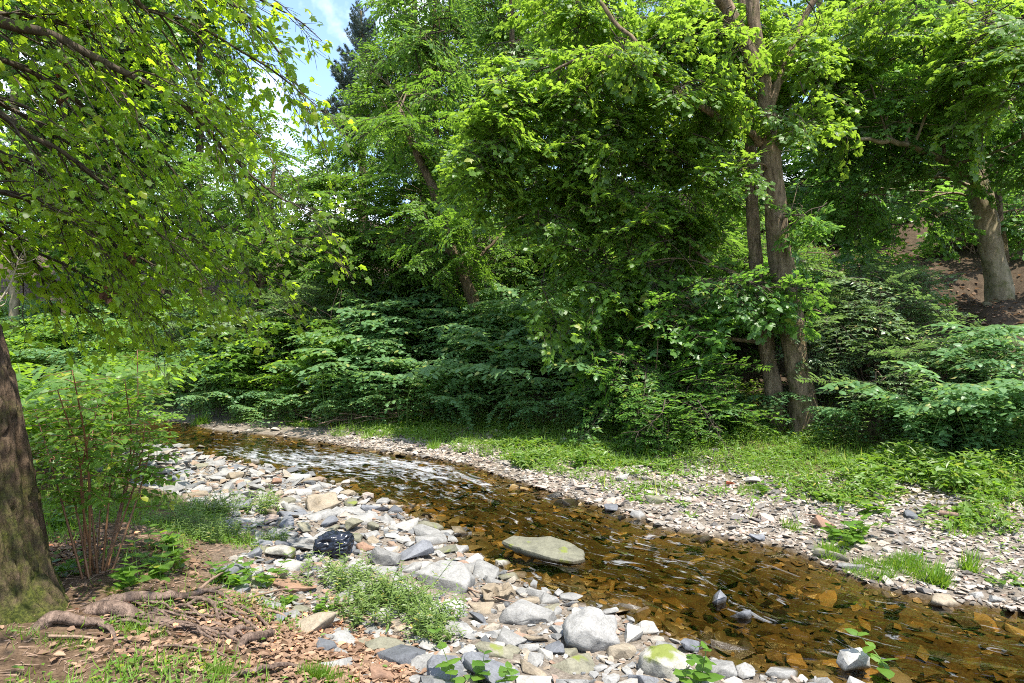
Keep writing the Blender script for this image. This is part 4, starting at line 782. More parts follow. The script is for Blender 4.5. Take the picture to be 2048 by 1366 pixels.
# ------------------------------------------------------------------ shrubs, knotweed, honeysuckle
def clump(name, label, cat, x, y, kind, n, spread, face, s=1.0, seed=0, group=None, z=None, wide=1.1):
    rs = np.random.default_rng(5000 + seed); z = gz(x, y) if z is None else z; root = thing(name, label, cat, (x, y, z), group)
    for _ in range(n):
        dx, dy = rs.normal(0, spread, 2); az = face + rs.normal(0, wide); k = CANES[kind] if kind in CANES else None
        link("leafy_cane", k[rs.integers(len(k))], root, (dx, dy, gz(x + dx, y + dy) - z - .03), Euler((rs.normal(0, .08), rs.normal(0, .1), az)), s * rs.uniform(.72, 1.1))
    return root
its = []; BL = np.array(BASE); rs = np.random.default_rng(99)
FACE = math.pi  # canes arch towards the stream (towards the viewer)
seg = np.linalg.norm(np.diff(BL, axis=0), axis=1); cum = np.concatenate([[0], np.cumsum(seg)])
def along(d): i = min(np.searchsorted(cum, d) - 1, len(BL) - 2); t = (d - cum[i]) / seg[i]; p_ = BL[i] + (BL[i + 1] - BL[i]) * t; tn = unit(BL[i + 1] - BL[i]); return p_, np.array((tn[1], -tn[0])) * 1.0
D0 = cum[2] - .5
d = D0; k = 0
while d < cum[-2] - 1.5:
    for row in range(4):
        p_, nr = along(d + rs.normal(0, .35)); q_ = p_ + nr * (.25 + row * 1.15 + rs.normal(0, .2)); px, py = pix((q_[0], q_[1], gz(*q_) + 1.2))
        if row == 0 and (1300 < px < 1740 or px > 1890) or row == 1 and 1400 < px < 1800 or row >= 2 and px > 1230 and not (row == 2 and px > 1850): continue
        if not -100 < px < 2200 or (row >= 1 and px > 1840): continue
        sun_tinted = px < 760 and rs.random() < .6 or rs.random() < .12  # picks the leaf with sun in its colour, mostly toward the left
        o = clump("knotweed_clump", "", "shrub", q_[0], q_[1], 'knoty' if sun_tinted else 'knot', 13 if row < 3 else 10, .48, FACE + (.25 if px < 1500 else -.1), 1.08 if row else 1.0, k, "knotweed along the far bank"); its.append((o, f"{'bright' if sun_tinted else 'deep'} green knotweed", px, py)); k += 1
    p_, nr = along(d + rs.normal(0, .3)); q_ = p_ - nr * rs.uniform(.0, .35); px, py = pix((q_[0], q_[1], gz(*q_) + .5))
    if -50 < px < 2100 and not 1480 < px < 1680: o = clump("knotweed_clump", "", "shrub", q_[0], q_[1], 'knot', 7, .38, FACE, .55, 1500 + k, "knotweed along the far bank"); its.append((o, "low knotweed fringe", px, py)); k += 1
    d += 1.15
LM["the upstream bend"] = (400, 830)
far_lm = [q_ for q_ in LM if any(w in q_ for w in ("twin", "right edge", "leaning trunk", "forked", "upstream bend", "bright grass", "foreground trunk"))]
lm_labels(its, far_lm)
# honeysuckle and thorny thicket
def bush(label, px, py, Y, rx, ry, n, kind, seed, name="honeysuckle_bush", gz_=None, s=1.0, face=None):
    rs = np.random.default_rng(7000 + seed); c = W(px, py, Y); zb = gz(c[0], c[1]); root = thing(name, label, "shrub", (c[0], c[1], zb), "arching bushes on the far bank"); k = Y / FPX; base = np.array((c[0], c[1], zb))
    for j in range(9):
        e = c + np.array((rs.normal(0, rx * k * .5), rs.normal(-.1, .5), rs.uniform(-.3, .7) * ry * k)); m_ = (base + e) / 2 + np.array((rs.normal(0, .15), 0, .5)); g = Geo(); b0 = base + np.array((rs.normal(0, .15), rs.normal(0, .15), 0)); b0[2] = gz(b0[0], b0[1]) - .02; tube(g, curve(np.array([b0, m_, e]), 6) - base, np.linspace(.02, .005, 13), 5, 0, .5, True); link("stem", g.mesh("stem", [STICK]), root)
    for _ in range(n):
        d = unit(rs.normal(0, 1, 3)); d[2] += .15; f = rs.uniform(.25, 1) ** .6; p_ = c + d * np.array((rx * k, .75, ry * k)) * f; p_[2] = max(p_[2], gz(p_[0], p_[1]) + .15)
        az = math.atan2(-d[0], d[1] - .5) + rs.normal(0, .5); link("leafy_branch", LIB[kind][rs.integers(len(LIB[kind]))], root, p_ - base - .4 * s * np.array((-math.sin(az), math.cos(az), 0)), Euler((rs.normal(-.02, .25), rs.normal(0, .2), az)), s * rs.uniform(.7, 1.15))
    return root
bush("broad silvery honeysuckle bush right of the twin-trunked maple", 1730, 640, 11.9, 120, 95, 110, 'honey', 1)
bush("lower honeysuckle bush spilling toward the right-hand knotweed", 1880, 740, 10.8, 130, 80, 80, 'honey', 2)
bush("upper honeysuckle bush under the wooden railing", 1755, 560, 13, 90, 50, 34, 'honey', 3)
bush("honeysuckle bush close behind the twin trunks' roots", 1790, 800, 10.9, 90, 60, 40, 'honey', 4)
bush("dark thorny bush left of the twin trunks", 1360, 790, 11.6, 90, 80, 60, 'thorn', 5, "thorn_bush")
bush("low dark thorny bush beside the twin trunks' left root", 1440, 800, 12.6, 50, 60, 18, 'thorn', 6, "thorn_bush")
bush("leafy bush between the knotweed and the thorny bush", 1290, 740, 12, 100, 100, 44, 'thorn', 7, "thorn_bush")
bush("flowering grey-green bush under the forked trunk", 560, 640, 17.8, 110, 50, 50, 'honey', 8)
bush("grey-green bush right of the forked trunk", 660, 620, 17, 80, 60, 34, 'honey', 9)
bush("small grey-green bush left of the forked trunk", 440, 650, 19, 80, 35, 26, 'honey', 10)
for i, (px, py, Y, n, lab) in enumerate(((1900,860,9.2,13,"big-leaved knotweed clump at the right edge of the weeds"),(1990,840,9.0,14,"big-leaved knotweed clump cut by the right edge"),(2060,820,9.4,12,"knotweed clump mostly outside the right edge"),(1990,790,10.0,10,"tall knotweed in front of the pale right-edge trunk"))):
    c = W(px, py, Y); clump("knotweed_clump", lab, "shrub", c[0], c[1] + .5, 'knot', n, .35, FACE, .78, 900 + i, "knotweed along the far bank")
# left bank thicket
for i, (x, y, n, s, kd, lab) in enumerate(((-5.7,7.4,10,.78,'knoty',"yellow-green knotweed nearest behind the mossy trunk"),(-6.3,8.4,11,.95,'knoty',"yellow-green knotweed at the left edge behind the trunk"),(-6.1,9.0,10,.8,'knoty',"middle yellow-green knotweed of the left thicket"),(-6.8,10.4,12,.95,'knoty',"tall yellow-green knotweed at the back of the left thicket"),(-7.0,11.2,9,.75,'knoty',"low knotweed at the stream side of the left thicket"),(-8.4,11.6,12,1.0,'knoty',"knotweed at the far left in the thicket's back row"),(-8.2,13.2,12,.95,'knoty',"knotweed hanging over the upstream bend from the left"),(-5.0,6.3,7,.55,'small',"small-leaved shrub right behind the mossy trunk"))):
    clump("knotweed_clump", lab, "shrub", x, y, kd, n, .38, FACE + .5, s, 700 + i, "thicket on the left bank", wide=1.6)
# the cane clump beside the trunk: bare brown canes below, leaves above
cb = GP(195, 1148); root = thing("cane_shrub", "upright shrub of bare brown canes with leaves above, beside the mossy trunk", "shrub", cb); LM["the brown-caned shrub"] = (200, 1080); rs = np.random.default_rng(31)
for i, (bx, tx, ty) in enumerate(((165,70,820),(172,115,780),(180,145,740),(188,180,860),(195,200,780),(204,225,820),(210,250,760),(214,275,700),(206,290,850),(220,300,900),(178,100,900),(192,230,920))):
    p0 = GP(bx, 1150 + rs.uniform(-8, 12)) ; e = W(tx, ty, cb[1] + rs.normal(0, .35)); mid = p0 * .55 + e * .45 + np.array((rs.normal(0, .05), rs.normal(0, .1), .18)); C = curve(np.array([p0, mid, e]), 8); g = Geo(); tube(g, C - cb, np.linspace(.0085, .003, len(C)), 6, 0, .5, True, .1); link("cane", g.mesh("cane", [CANE]), root)
    g = Geo(); P, D, Nn, S_ = [], [], [], []
    for j in range(6, len(C)):
        for sdv in (-1, 1):
            ln = rs.uniform(.10, .30); d = unit(np.array((sdv * rs.uniform(.3, 1), rs.normal(0, .7), rs.uniform(-.25, .35)))); tube(g, np.array([C[j], C[j] + d * ln]) - cb, (.003, .0015), 3, 1, .5, False)
            for u in np.arange(.06, ln, .055):
                for s2 in (-1, 1): P.append(C[j] + d * u - cb); D.append(d * .5 + s2 * np.cross(d, (0, 0, 1)) + np.array((0, 0, -.3 + rs.normal(0, .2)))); Nn.append(np.array((rs.normal(0, .35), rs.normal(0, .35), 1))); S_.append(rs.uniform(.05, .088))
    batch(g, OVAL, P, D, Nn, S_, rs.uniform(0, 1, len(P))); link("leaves", g.mesh("leaves", [ML['weed'], CANE]), root)["kind"] = "stuff"

# ------------------------------------------------------------------ low plants
def weed_mesh(seed, leaf, T, n=7, H=.32, sz=.10, stem=STEMG, stems=1, spread=.0, lean=.25):
    r = np.random.default_rng(seed); g = Geo(); P, D, Nn, S_ = [], [], [], []
    for _ in range(stems):
        b0 = np.array((r.normal(0, spread), r.normal(0, spread), -.01)); ld = np.array((r.normal(0, lean), r.normal(0, lean), 1)); h_ = H * r.uniform(.6, 1.15); C = curve(np.array([b0, b0 + ld * h_ * .5 + r.normal(0, .01, 3), b0 + ld * h_ + r.normal(0, .03, 3)]), 4); tube(g, C, np.linspace(.004, .0018, len(C)), 4, 1, .5)
        for k in range(n):
            t = .18 + .82 * k / max(1, n - 1); p_ = C[min(len(C) - 1, int(t * (len(C) - 1)))]; a0 = k * 1.57 + r.normal(0, .3)
            for a1 in (a0, a0 + math.pi): P.append(p_); D.append(np.array((math.cos(a1), math.sin(a1), r.uniform(-.15, .45)))); Nn.append(np.array((r.normal(0, .2), r.normal(0, .2), 1))); S_.append(sz * (1.1 - .5 * t) * r.uniform(.7, 1.2))
    batch(g, T, P, D, Nn, S_, r.uniform(0, 1, len(P))); return g.mesh("weed", [ML[leaf], stem])
WEEDS = [weed_mesh(400 + i, 'weed', HEART, 5, .28, .11) for i in range(3)] + [weed_mesh(410 + i, 'knoty', HEART, 5, .22, .12, stems=4, spread=.09) for i in range(3)]
SMART = [weed_mesh(430 + i, 'willow', NARROW, 9, .26, .085, stems=34, spread=.15, lean=.45) for i in range(3)]
def plant(name, label, cat, me, px, py, s, yaw=None, group=None):
    p_ = GP(px, py); o = link(name, me, None, p_, Euler((0, 0, random.uniform(0, 6.28) if yaw is None else yaw)), s); return tag(o, label, cat, group)
for i, (px, py, s, lab) in enumerate(((672,1170,.95,"smartweed clump just below the black plastic bag"),(740,1195,.9,"middle smartweed clump on the near cobbles"),(800,1215,1.05,"smartweed clump left of the broad brown-grey boulder"),(845,1248,1.0,"lowest smartweed clump, above the long pale stone"),(370,1060,1.15,"smartweed clump at the left end of the cobble bar"),(420,1030,1.05,"smartweed clump behind the left cobbles"),(505,1025,1.15,"smartweed clump near the stone spit"),(450,1075,.9,"sparse smartweed among the left cobbles"),(545,1085,.6,"small smartweed tuft above the mossy cobble"),(400,1080,.8,"low smartweed below the left clump"),(720,1235,.8,"thin smartweed on the earth edge"),(870,1275,.7,"smartweed sprig at the waterside edge of the clumps"))):
    plant("smartweed_clump", lab, "weed", SMART[i % 3], px, py, s * .86, None, "smartweed on the near cobbles")
for i, (px, py, s, v, lab) in enumerate(((950,1372,1.0,0,"nettle-like weed at the bottom edge, left of the water"),(905,1380,.9,1,"nettle-like weed at the bottom edge, leftmost"),(1010,1385,.8,2,"nettle-like weed at the bottom edge, nearest the stones"),(1400,1372,1.35,0,"tall pale-green sprout in front of the mossy boulder"),(1360,1385,.8,1,"low sprout left of the tall pale-green one"),(1790,1385,1.1,2,"bright sprout at the bottom edge right of the white wedge"),(480,1178,.8,3,"broad-leaved plant above the tangled roots"),(520,1172,.85,4,"broad-leaved plant left of the flat pinkish rock"),(440,1172,.7,5,"broad-leaved plant at the root tips"),(300,1150,.9,3,"leafy weed right of the brown canes"),(345,1140,.85,4,"leafy weed between canes and cobbles"),(250,1165,.9,5,"leafy weed at the foot of the brown canes"),(140,1150,.8,3,"dark leafy weed between trunk and canes"),(1680,1085,1.2,4,"dark leafy plant on the far gravel above the grass"),(1725,1085,1.1,5,"dark leafy plant right of the reddish-tan block"),(1740,1030,.9,3,"small leafy plant at the edge of the far weeds"),(1530,985,.8,4,"small leafy plant among the far gravel"),(1160,930,1.1,5,"leafy weed behind the white pointed stone"),(320,1105,.9,5,"weed at the left end of the cobbles"),(125,1055,1.0,3,"pale leafy weed behind the mossy trunk"),(640,1225,.5,4,"little seedling on the brown leaf litter"),(575,1215,.5,3,"little seedling below the pinkish rock"))):
    plant("leafy_weed", lab, "weed", WEEDS[v], px, py, s, None, "leafy weeds on the banks")
# far-bank weed belt (ground cover)
g = Geo(); rs = np.random.default_rng(61); x = rs.uniform(-9, 10, 75000); y = rs.uniform(5, 18, 75000); z, s, near, t = ground(x, y); den = fbm(x * 1.6, y * 1.6, 9, 3)
k = (~near) & (s > .5) & (t < .9) & (rs.random(len(x)) < np.clip(sstep(s + .9 * den + 1.25 * sstep(-x, -4.5, -.5), 1.75, 2.6), .03, 1)); x, y, z, s = x[k], y[k], z[k], s[k]; n = len(x)
for rep in range(5):
    hh = rs.uniform(.02, .22, n) * (.5 + .6 * sstep(s, 1.8, 3.5)) * np.clip(.8 + .9 * fbm(x * 2.2, y * 2.2, 30, 2), .25, 2.2); a0 = rs.uniform(0, 6.28, n); P = np.stack([x + rs.normal(0, .03, n), y + rs.normal(0, .03, n), z + hh], -1)
    m_ = rs.random(n) < .55; Dv = np.stack([np.cos(a0), np.sin(a0), rs.normal(.1, .35, n)], -1); Nv = np.stack([rs.normal(0, .35, n), rs.normal(0, .35, n), np.ones(n)], -1); sz = rs.uniform(.025, .095, n) * np.clip(1 + .7 * vn3(x * 1.4, y * 1.4, 8), .5, 1.7)
    batch(g, OVAL, P[m_], Dv[m_], Nv[m_], sz[m_], rs.uniform(0, 1, m_.sum()), 0); batch(g, NARROW, P[~m_], Dv[~m_], Nv[~m_], sz[~m_] * 1.3, rs.uniform(0, 1, (~m_).sum()), 1)
k2 = rs.random(n) < .8; a0 = rs.uniform(0, 6.28, k2.sum()); batch(g, BLADE, np.stack([x, y, z], -1)[k2], np.stack([np.cos(a0) * .6, np.sin(a0) * .6, rs.uniform(.5, 1.2, len(a0))], -1), np.stack([np.cos(a0), np.sin(a0), .5 + a0 * 0], -1), rs.uniform(.08, .26, len(a0)), rs.uniform(0, 1, len(a0)), 2)
tag(link("weed_cover", g.mesh("weed_cover", [ML['weed'], ML['willow'], ML['grass']])), "low tangle of green weeds along the foot of the far bank", "weeds", None, "stuff")
# near-bank sparse grass and tiny weeds
g = Geo(); x = rs.uniform(-5, 1.5, 46000); y = rs.uniform(2.3, 7.5, 46000); z, s, near, t = ground(x, y); den = fbm(x * 1.8, y * 1.8, 2, 3); k = near & (s > 1.9) & (rs.random(len(x)) < np.clip(sstep(den, -.25, .6), .05, 1) * (1 - .9 * np.exp(-((x + 1.15) ** 2 + (y - 3.9) ** 2) / .55))); x, y, z = x[k], y[k], z[k]; n = len(x)
a0 = rs.uniform(0, 6.28, n); batch(g, BLADE, np.stack([x, y, z - .003], -1), np.stack([np.cos(a0) * .6, np.sin(a0) * .6, rs.uniform(.4, 1.3, n)], -1), np.stack([np.cos(a0), np.sin(a0), np.full(n, .6)], -1), rs.uniform(.05, .14, n), rs.uniform(0, 1, n), 0)
for rep in range(2):
    m_ = rs.random(n) < .35; a1 = rs.uniform(0, 6.28, m_.sum()); batch(g, OVAL, np.stack([x, y, z + rs.uniform(.01, .05, n)], -1)[m_] + rs.normal(0, .02, (m_.sum(), 3)) * (1, 1, 0), np.stack([np.cos(a1), np.sin(a1), .2 * np.ones(len(a1))], -1), rs.normal(0, .2, (len(a1), 3)) + (0, 0, 1), rs.uniform(.02, .045, len(a1)), rs.uniform(0, 1, len(a1)), 1)
tag(link("bank_grass", g.mesh("bank_grass", [ML['grass'], ML['weed']])), "sparse short grass and clover on the bare near bank", "grass", None, "stuff")
# grass patches
def grass_patch(label, px, py, rxp, ryp, n, hgt, seed, leaf='grass', name="grass_tuft"):
    r = np.random.default_rng(seed); c = GP(px, py); k = c[1] / FPX; ax, ay = rxp * k, ryp * k * c[1] / CAMZ * .95; a0 = r.uniform(0, 6.28, n); f = np.sqrt(r.uniform(0, 1, n)); x = c[0] + np.cos(a0) * f * ax + np.sin(a0) * f * ay * -.2; y = c[1] + np.sin(a0) * f * ay
    cl = fbm(x * 7, y * 7, seed, 3); kp = (cl * .5 + .75 - f ** 2 * .8 + r.normal(0, .12, n)) > .28; x, y, f, cl = x[kp], y[kp], f[kp], cl[kp]; n = len(x); z = ground(x, y)[0]; w_ = r.uniform(0, 6.28, n) + 2 * cl; g = Geo(); h_ = hgt * r.uniform(.35, 1.1, n) * (1.05 - .55 * f) * (1 + .5 * cl); batch(g, BLADE, np.stack([x, y, z], -1) - c, np.stack([np.cos(w_) * .55 + .15, np.sin(w_) * .55, r.uniform(.5, 1.2, n)], -1), np.stack([np.cos(w_), np.sin(w_), .5 * np.ones(n)], -1), h_, r.uniform(0, 1, n))
    tag(link(name, g.mesh(name, [ML[leaf]]), None, c), label, "grass", "grass patches by the creek")
grass_patch("long bright green grass patch at the far waterline", 1790, 1140, 125, 26, 4200, .13, 1)
grass_patch("left end of the bright grass, hanging over the water", 1655, 1112, 34, 12, 900, .14, 2)
grass_patch("dark sedge tuft at the right end of the bright grass", 1880, 1172, 32, 10, 420, .26, 3)
grass_patch("wispy upright tuft behind the right end of the bright grass", 1930, 1140, 26, 8, 260, .3, 4)
grass_patch("small grass tuft beside the cream rounded stone", 1500, 982, 36, 10, 800, .12, 5)
grass_patch("moss patch left of the dark wedge stone", 1290, 960, 36, 9, 900, .06, 6, 'moss', "moss_patch")
grass_patch("moss patch below the dark wedge stone", 1320, 982, 62, 10, 1500, .06, 7, 'moss', "moss_patch")
grass_patch("grass at the upstream bend, in full sun", 400, 850, 24, 3, 700, .3, 18)
grass_patch("tuft left of the reddish-tan block", 1585, 1062, 16, 10, 260, .15, 9)
grass_patch("small tuft on the right-hand gravel", 1930, 1065, 26, 8, 360, .12, 10)
grass_patch("mossy patch of turf behind the roots", 250, 1192, 62, 12, 2200, .04, 11, 'moss', "moss_patch")
grass_patch("pale tuft at the far shore beside the riffle", 865, 898, 15, 6, 520, .2, 21)
grass_patch("grass tuft at the bottom edge near the root stub", 640, 1362, 60, 10, 700, .12, 13)
grass_patch("grass tuft below the foreground roots", 430, 1345, 70, 12, 700, .10, 14)
grass_patch("grass tuft beside the pale root", 275, 1268, 60, 14, 260, .09, 15)
grass_patch("grass tuft at the foot of the mossy trunk", 110, 1290, 110, 14, 380, .07, 16)
# leaf litter
def litter(label, pts, n, seed, szr=(.04, .09), leaf='dead'):
    r = np.random.default_rng(seed); g = Geo(); P = []
    for (px, py, sx, sy, w_) in pts:
        c = GP(px, py); k = c[1] / FPX; m_ = int(n * w_); x = c[0] + r.normal(0, sx * k, m_); y = c[1] + r.normal(0, sy, m_); z = ground(x, y)[0] + r.uniform(.004, .03, m_); P.append(np.stack([x, y, z], -1))
    P = np.concatenate(P); m_ = len(P); a0 = r.uniform(0, 6.28, m_); batch(g, (OVAL[0] * np.array((1.3, 1, 1.3)), OVAL[1]), P, np.stack([np.cos(a0), np.sin(a0), r.normal(0, .15, m_)], -1), r.normal(0, .28, (m_, 3)) + (0, 0, 1), r.uniform(*szr, m_), r.uniform(0, 1, m_)); tag(link("leaf_litter", g.mesh("leaf_litter", [ML[leaf]])), label, "leaves", None, "stuff")
litter("drift of orange-brown dead leaves on the near earth bank", [(640,1290,70,.22,.34),(720,1325,60,.16,.26),(560,1250,70,.2,.12),(470,1240,80,.2,.08),(760,1352,50,.1,.1),(600,1345,140,.15,.1),(330,1310,160,.15,.05),(400,1240,140,.25,.05)], 3600, 71, (.03, .062))
litter("brown dead leaves scattered behind the mossy trunk", [(120,1105,40,.3,.6),(330,1130,60,.3,.2),(100,1010,40,.4,.2)], 900, 72, (.03, .065))
litter("pinkish dead leaves covering the slope right of the twin trunks", [(1690,530,60,1.5,.3),(1850,610,90,1.4,.3),(1880,680,80,1.2,.2),(1650,620,60,1,.2)], 3200, 73, (.06, .12))
# crumbs of bark and twig over the bare soil
g = Geo(); r_ = np.random.default_rng(88); x = r_.uniform(-4.6, .6, 9000); y = r_.uniform(2.5, 6, 9000); z, s, near, t = ground(x, y); k = near & (s > 1.5); x, y, z = x[k], y[k], z[k]; n = len(x); a0 = r_.uniform(0, 6.28, n)
batch(g, (np.array([(-.05, 0, 0), (.05, 0, 0), (0, 0, .06), (0, 1, .02)]), np.array([(0, 1, 3), (1, 2, 3), (2, 0, 3)], np.int32)), np.stack([x, y, z + .004], -1), np.stack([np.cos(a0), np.sin(a0), r_.normal(.05, .12, n)], -1), r_.normal(0, .2, (n, 3)) + (0, 0, 1), r_.uniform(.02, .10, n), r_.uniform(0, 1, n))
tag(link("twig_litter", g.mesh("twig_litter", [STICK])), "fine broken twigs and bark strewn over the near soil", "twigs", None, "stuff")
# sticks
def stick(label, pts, r0, mat=STICK, name="stick", group="sticks on the ground"):
    Q = np.array([GP(px, py, h_) for px, py, h_ in pts]); C = curve(Q, 5); g = Geo(); b0 = Q[0]; C += .01 * np.stack([fbm(C[:, 0] * 6, C[:, 1] * 6, q_) for q_ in (1, 2, 3)], -1); tube(g, C - b0, np.linspace(r0, r0 * .5, len(C)), 6, 0, .5, True, .2); tag(link(name, g.mesh(name, [mat]), None, b0), label, "stick", group)
stick("dark driftwood pole lying at the right edge of the far gravel", [(1880,1032,.03),(1960,1046,.03),(2060,1056,.03)], .035)
stick("bare stick lying over the tangled roots", [(390,1198,.05),(420,1185,.08),(446,1172,.10)], .014)
stick("thin stick across the foreground grass", [(100,1283,.02),(180,1284,.02),(260,1287,.02)], .010)
stick("thin stick resting beside the pitted tan boulder", [(935,1185,.03),(985,1208,.04),(1030,1212,.02)], .008)
stick("pale thin stick under the long flat slab", [(1010,1152,.02),(1060,1140,.03),(1100,1136,.02)], .010)
stick("forked stick on the far gravel by the reddish-tan block", [(1610,1035,.03),(1650,1042,.05),(1700,1052,.03)], .009)
stick("stick lying among the left cobbles", [(480,1210,.03),(560,1195,.05),(600,1188,.03)], .010)
stick("short stick leaning at the earth bank edge", [(520,1225,.02),(560,1240,.04),(600,1262,.02)], .012)
bp = GP(690, 846); root = thing("brush_pile", "heap of reddish-brown dead sticks washed up on the far bank", "brush", bp); rs = np.random.default_rng(8)
for i in range(46):
    c = GP(rs.uniform(560, 800), rs.uniform(832, 858)); a0 = rs.normal(0, .45); ln = rs.uniform(.4, 1.3); d = np.array((math.cos(a0), math.sin(a0), rs.normal(.05, .12))); g = Geo(); tube(g, curve(np.array([c - d * ln / 2, c + (0, 0, .06), c + d * ln / 2]), 3) - bp + (0, 0, rs.uniform(.02, .22)), np.linspace(.016, .006, 7), 5, 0, .5); link("stick", g.mesh("stick", [STICK]), root)
# bare dead branch at the left edge and by the thorn bush
def deadbranch(label, px, py, Y, L_, dirv, seed, mat=PALE):
    r = np.random.default_rng(seed); p0 = W(px, py, Y); root = thing("dead_branch", label, "branch", p0, "bare dead branches"); g = Geo(); d = unit(dirv); C = curve(np.array([(0, 0, 0), d * L_ * .5 + r.normal(0, .05, 3), d * L_]), 6); tube(g, C, np.linspace(.012, .003, len(C)), 6, 0, .5, True, .1); link("stem", g.mesh("stem", [mat]), root)
    for _ in range(16):
        i = r.integers(2, len(C)); e = unit(d + r.normal(0, .7, 3)) * r.uniform(.12, .45) * L_; g = Geo(); tube(g, curve(np.array([C[i], C[i] + e * .5 + r.normal(0, .03, 3), C[i] + e]), 3), np.linspace(.005, .0015, 7), 4, 0, .5, False); link("twig", g.mesh("twig", [mat]), root)
deadbranch("pale bare dead branch sticking up at the left edge", -30, 640, 5.2, .55, (.45, 0, .8), 1)
deadbranch("bare twiggy branch drooping under the dark thorny bush", 1395, 800, 10.2, .9, (.3, -.3, -.6), 2, TWIG)
deadbranch("bare twiggy branch left of the dark thorny bush", 1330, 800, 10.6, .8, (-.5, -.4, -.45), 3, TWIG)
its = []; rs = np.random.default_rng(515); kk = 0
while kk < 68:
    px, Y = (rs.uniform(560, 2080), rs.uniform(14.5, 27)) if kk < 44 else (rs.uniform(-60, 520), rs.uniform(25, 34)) if kk < 58 else (rs.uniform(1960, 2070), rs.uniform(17, 25)); x = (px - 1024) / FPX * Y; z, s, near, t = ground(np.array([x]), np.array([Y]))
    if t[0] < 2.2 or (px > 1880 and Y < 17): continue
    z = z[0] + rs.uniform(.5, 1.1); py = pix((x, Y, z))[1]; kd = ('broad', 'shade', 'thorn', 'broad')[kk % 4]; o = bush("-", px, py, Y, rs.uniform(70, 120) * 16 / Y, rs.uniform(40, 75) * 16 / Y, 18, kd, 100 + kk, "understory_bush", s=1.25)
    its.append((o, "shaded understory bush", px, py)); kk += 1
lm_labels(its, far_lm + ["the wooden railing"] if "the wooden railing" in LM else far_lm)
deadbranch("bare branches high in the centre tree", 830, 240, 14.8, 1.3, (-.5, -.1, .6), 4, TWIG)
# exposed roots of the twin maple
tw = W(1612, 862, 11.6); tw[2] = gz(tw[0], tw[1]); TM = [o for o in COL.objects if o.name.startswith("maple_tree") and "twin" in o.get("label", "")][0]
for pp_ in ([(1600,840,.1,.10),(1560,856,.05,.07),(1500,862,.03,.05),(1470,880,-.02,.03)], [(1620,850,.1,.11),(1650,868,.05,.08),(1690,866,.05,.05),(1720,860,.02,.03)], [(1610,850,.1,.10),(1620,880,.0,.08),(1640,900,-.02,.05)], [(1560,836,.1,.08),(1520,846,.05,.06),(1490,830,.05,.04),(1475,812,.0,.02)]): rootline(pp_, "root", TM, np.array(TM.location), BARK)

# ------------------------------------------------------------------ black plastic bag
bp = GP(668, 1112); s = bp[1] / FPX; bm = bmesh.new(); bmesh.ops.create_icosphere(bm, subdivisions=5, radius=1)
co = np.array([v.co[:] for v in bm.verts]); rr = np.maximum(np.abs(co[:, 0]), np.maximum(np.abs(co[:, 1]), np.abs(co[:, 2]))); box = co / rr[:, None] ** .55
cr_ = np.abs(fbm(co[:, 0] * 1.3 + co[:, 2], co[:, 1] * 1.6, co[:, 2] * 2.6 - co[:, 0] * 1.4, 3)); f = 1.04 - .34 * np.clip(cr_, 0, .8); box = box * f[:, None] * np.array((38 * s, .15, 23 * s)); box[:, 2] += .10 * box[:, 0] + .02
for v, c in zip(bm.verts, box): v.co = c
me = bpy.data.meshes.new("plastic_bag"); bm.to_mesh(me); bm.free(); me.polygons.foreach_set("use_smooth", [True] * len(me.polygons)); BAG = plainmat("black_plastic", (.010, .012, .020), .24, .5, .2, 10); me.materials.append(BAG)
root = thing("plastic_bag", "crumpled shiny black plastic bag lying on the near cobbles", "bag", bp); link("body", me, root, (0, 0, 20 * s))
g = Geo(); u, v = np.meshgrid(np.linspace(0, 1, 26), np.linspace(-1, 1, 12)); fx_ = -20 * s - u * 46 * s; fy_ = -.10 - .06 * u + v * (.07 * (1 - .6 * u)); fz_ = 8 * s * (1 - u) + .03 * fbm(u * 5, v * 3, 2, 3) + .02; Vb = np.stack([fx_.ravel(), fy_.ravel(), fz_.ravel()], -1); q = (np.arange(11)[:, None] * 26 + np.arange(25)[None]).ravel(); g.add(Vb, np.concatenate([np.stack([q, q + 1, q + 27], -1), np.stack([q, q + 27, q + 26], -1)]), 0, .5, True); link("loose_flap", g.mesh("loose_flap", [BAG]), root)
# red brick fragment on the gravel
named(1460, 972, 22, 10, "small orange-red brick fragment on the far gravel", plainmat("brick_red", (.42, .11, .05), .8, .2, .2, 60), .2, (0, .1), (1, .6, .45), 91, 9, 0, .02, .1, detail=2)

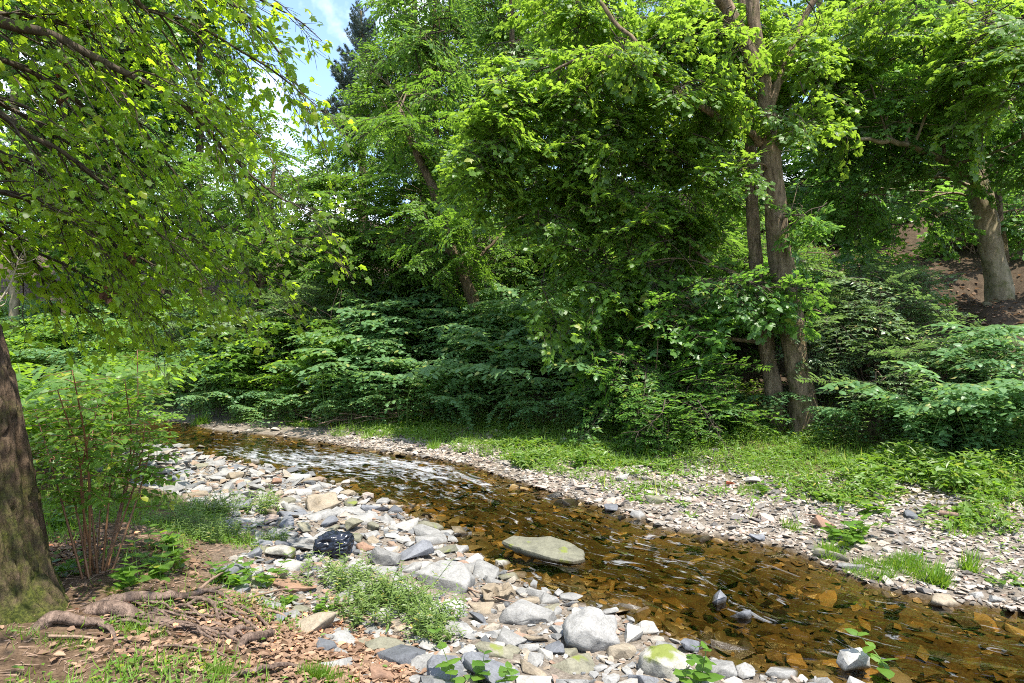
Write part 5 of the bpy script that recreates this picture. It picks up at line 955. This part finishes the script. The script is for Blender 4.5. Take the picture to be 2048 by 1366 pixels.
# ------------------------------------------------------------------ fences and road on the hillside
def fence(label, a, b, n, h_, mat, picket, rail, post_every, name="picket_fence"):
    a, b = np.array(a, float), np.array(b, float); za = gz(*a[:2]); root = thing(name, label, "fence", (a[0], a[1], za)); base = np.array((a[0], a[1], za))
    def boxm(nm, p0, p1, w_):
        p0 = np.array(p0); p1 = np.array(p1); d = unit(p1 - p0); x = unit(np.cross(d, (0.1, 1, 0.05))) * w_ / 2; y = unit(np.cross(d, x)) * w_ / 2; V = np.array([p + sx * x + sy * y for p in (p0, p1) for sx, sy in ((-1, -1), (1, -1), (1, 1), (-1, 1))]); g = Geo(); g.add(V - base, [(0,1,5),(0,5,4),(1,2,6),(1,6,5),(2,3,7),(2,7,6),(3,0,4),(3,4,7),(4,5,6),(4,6,7),(0,3,2),(0,2,1)]); link(nm, g.mesh(nm, [mat]), root)
    zt = za
    for f in (.12, .92): boxm("rail", (*a[:2], zt + h_ * f), (*b[:2], zt + h_ * f), rail)
    for i in range(n + 1):
        q_ = a + (b - a) * i / n; post = i % post_every == 0; boxm("post" if post else "picket", (*q_[:2], min(gz(*q_[:2]), zt) - .1 if post else zt + .05), (*q_[:2], zt + h_ * (1.05 if post else 1)), picket * (2.2 if post else 1))
IRON = plainmat("black_iron", (.012, .012, .013), .5, .4, .1); WOOD = plainmat("weathered_fence_wood", (.24, .20, .14), .8, .2, .25)
p_ = W(1590, 497, 24); p2 = W(1710, 495, 24); fence("black iron picket fence up the slope right of the twin trunks", p_, p2, 26, 1.15, IRON, .022, .04, 13)
p_ = W(1785, 482, 23); p2 = W(1885, 480, 23); fence("weathered wooden railing on the slope near the black-looking trunk", p_, p2, 20, .55, WOOD, .05, .08, 10, "wooden_railing")
a_, b_ = W(1560, 500, 26), W(1760, 498, 26); g = Geo(); xs_ = np.linspace(a_[0], b_[0], 40); ys_ = np.array((25.2, 27.6)); Vr = np.array([(x, y, gz(x, 25.4) + .05) for y in ys_ for x in xs_]); q = np.arange(39); g.add(Vr, np.concatenate([np.stack([q, q + 1, q + 41], -1), np.stack([q, q + 41, q + 40], -1)]), 0, .5, True); link("road", g.mesh("road", [plainmat("pale_asphalt", (.22, .21, .21), .9, .2, .15, 30)]))["kind"] = "structure"
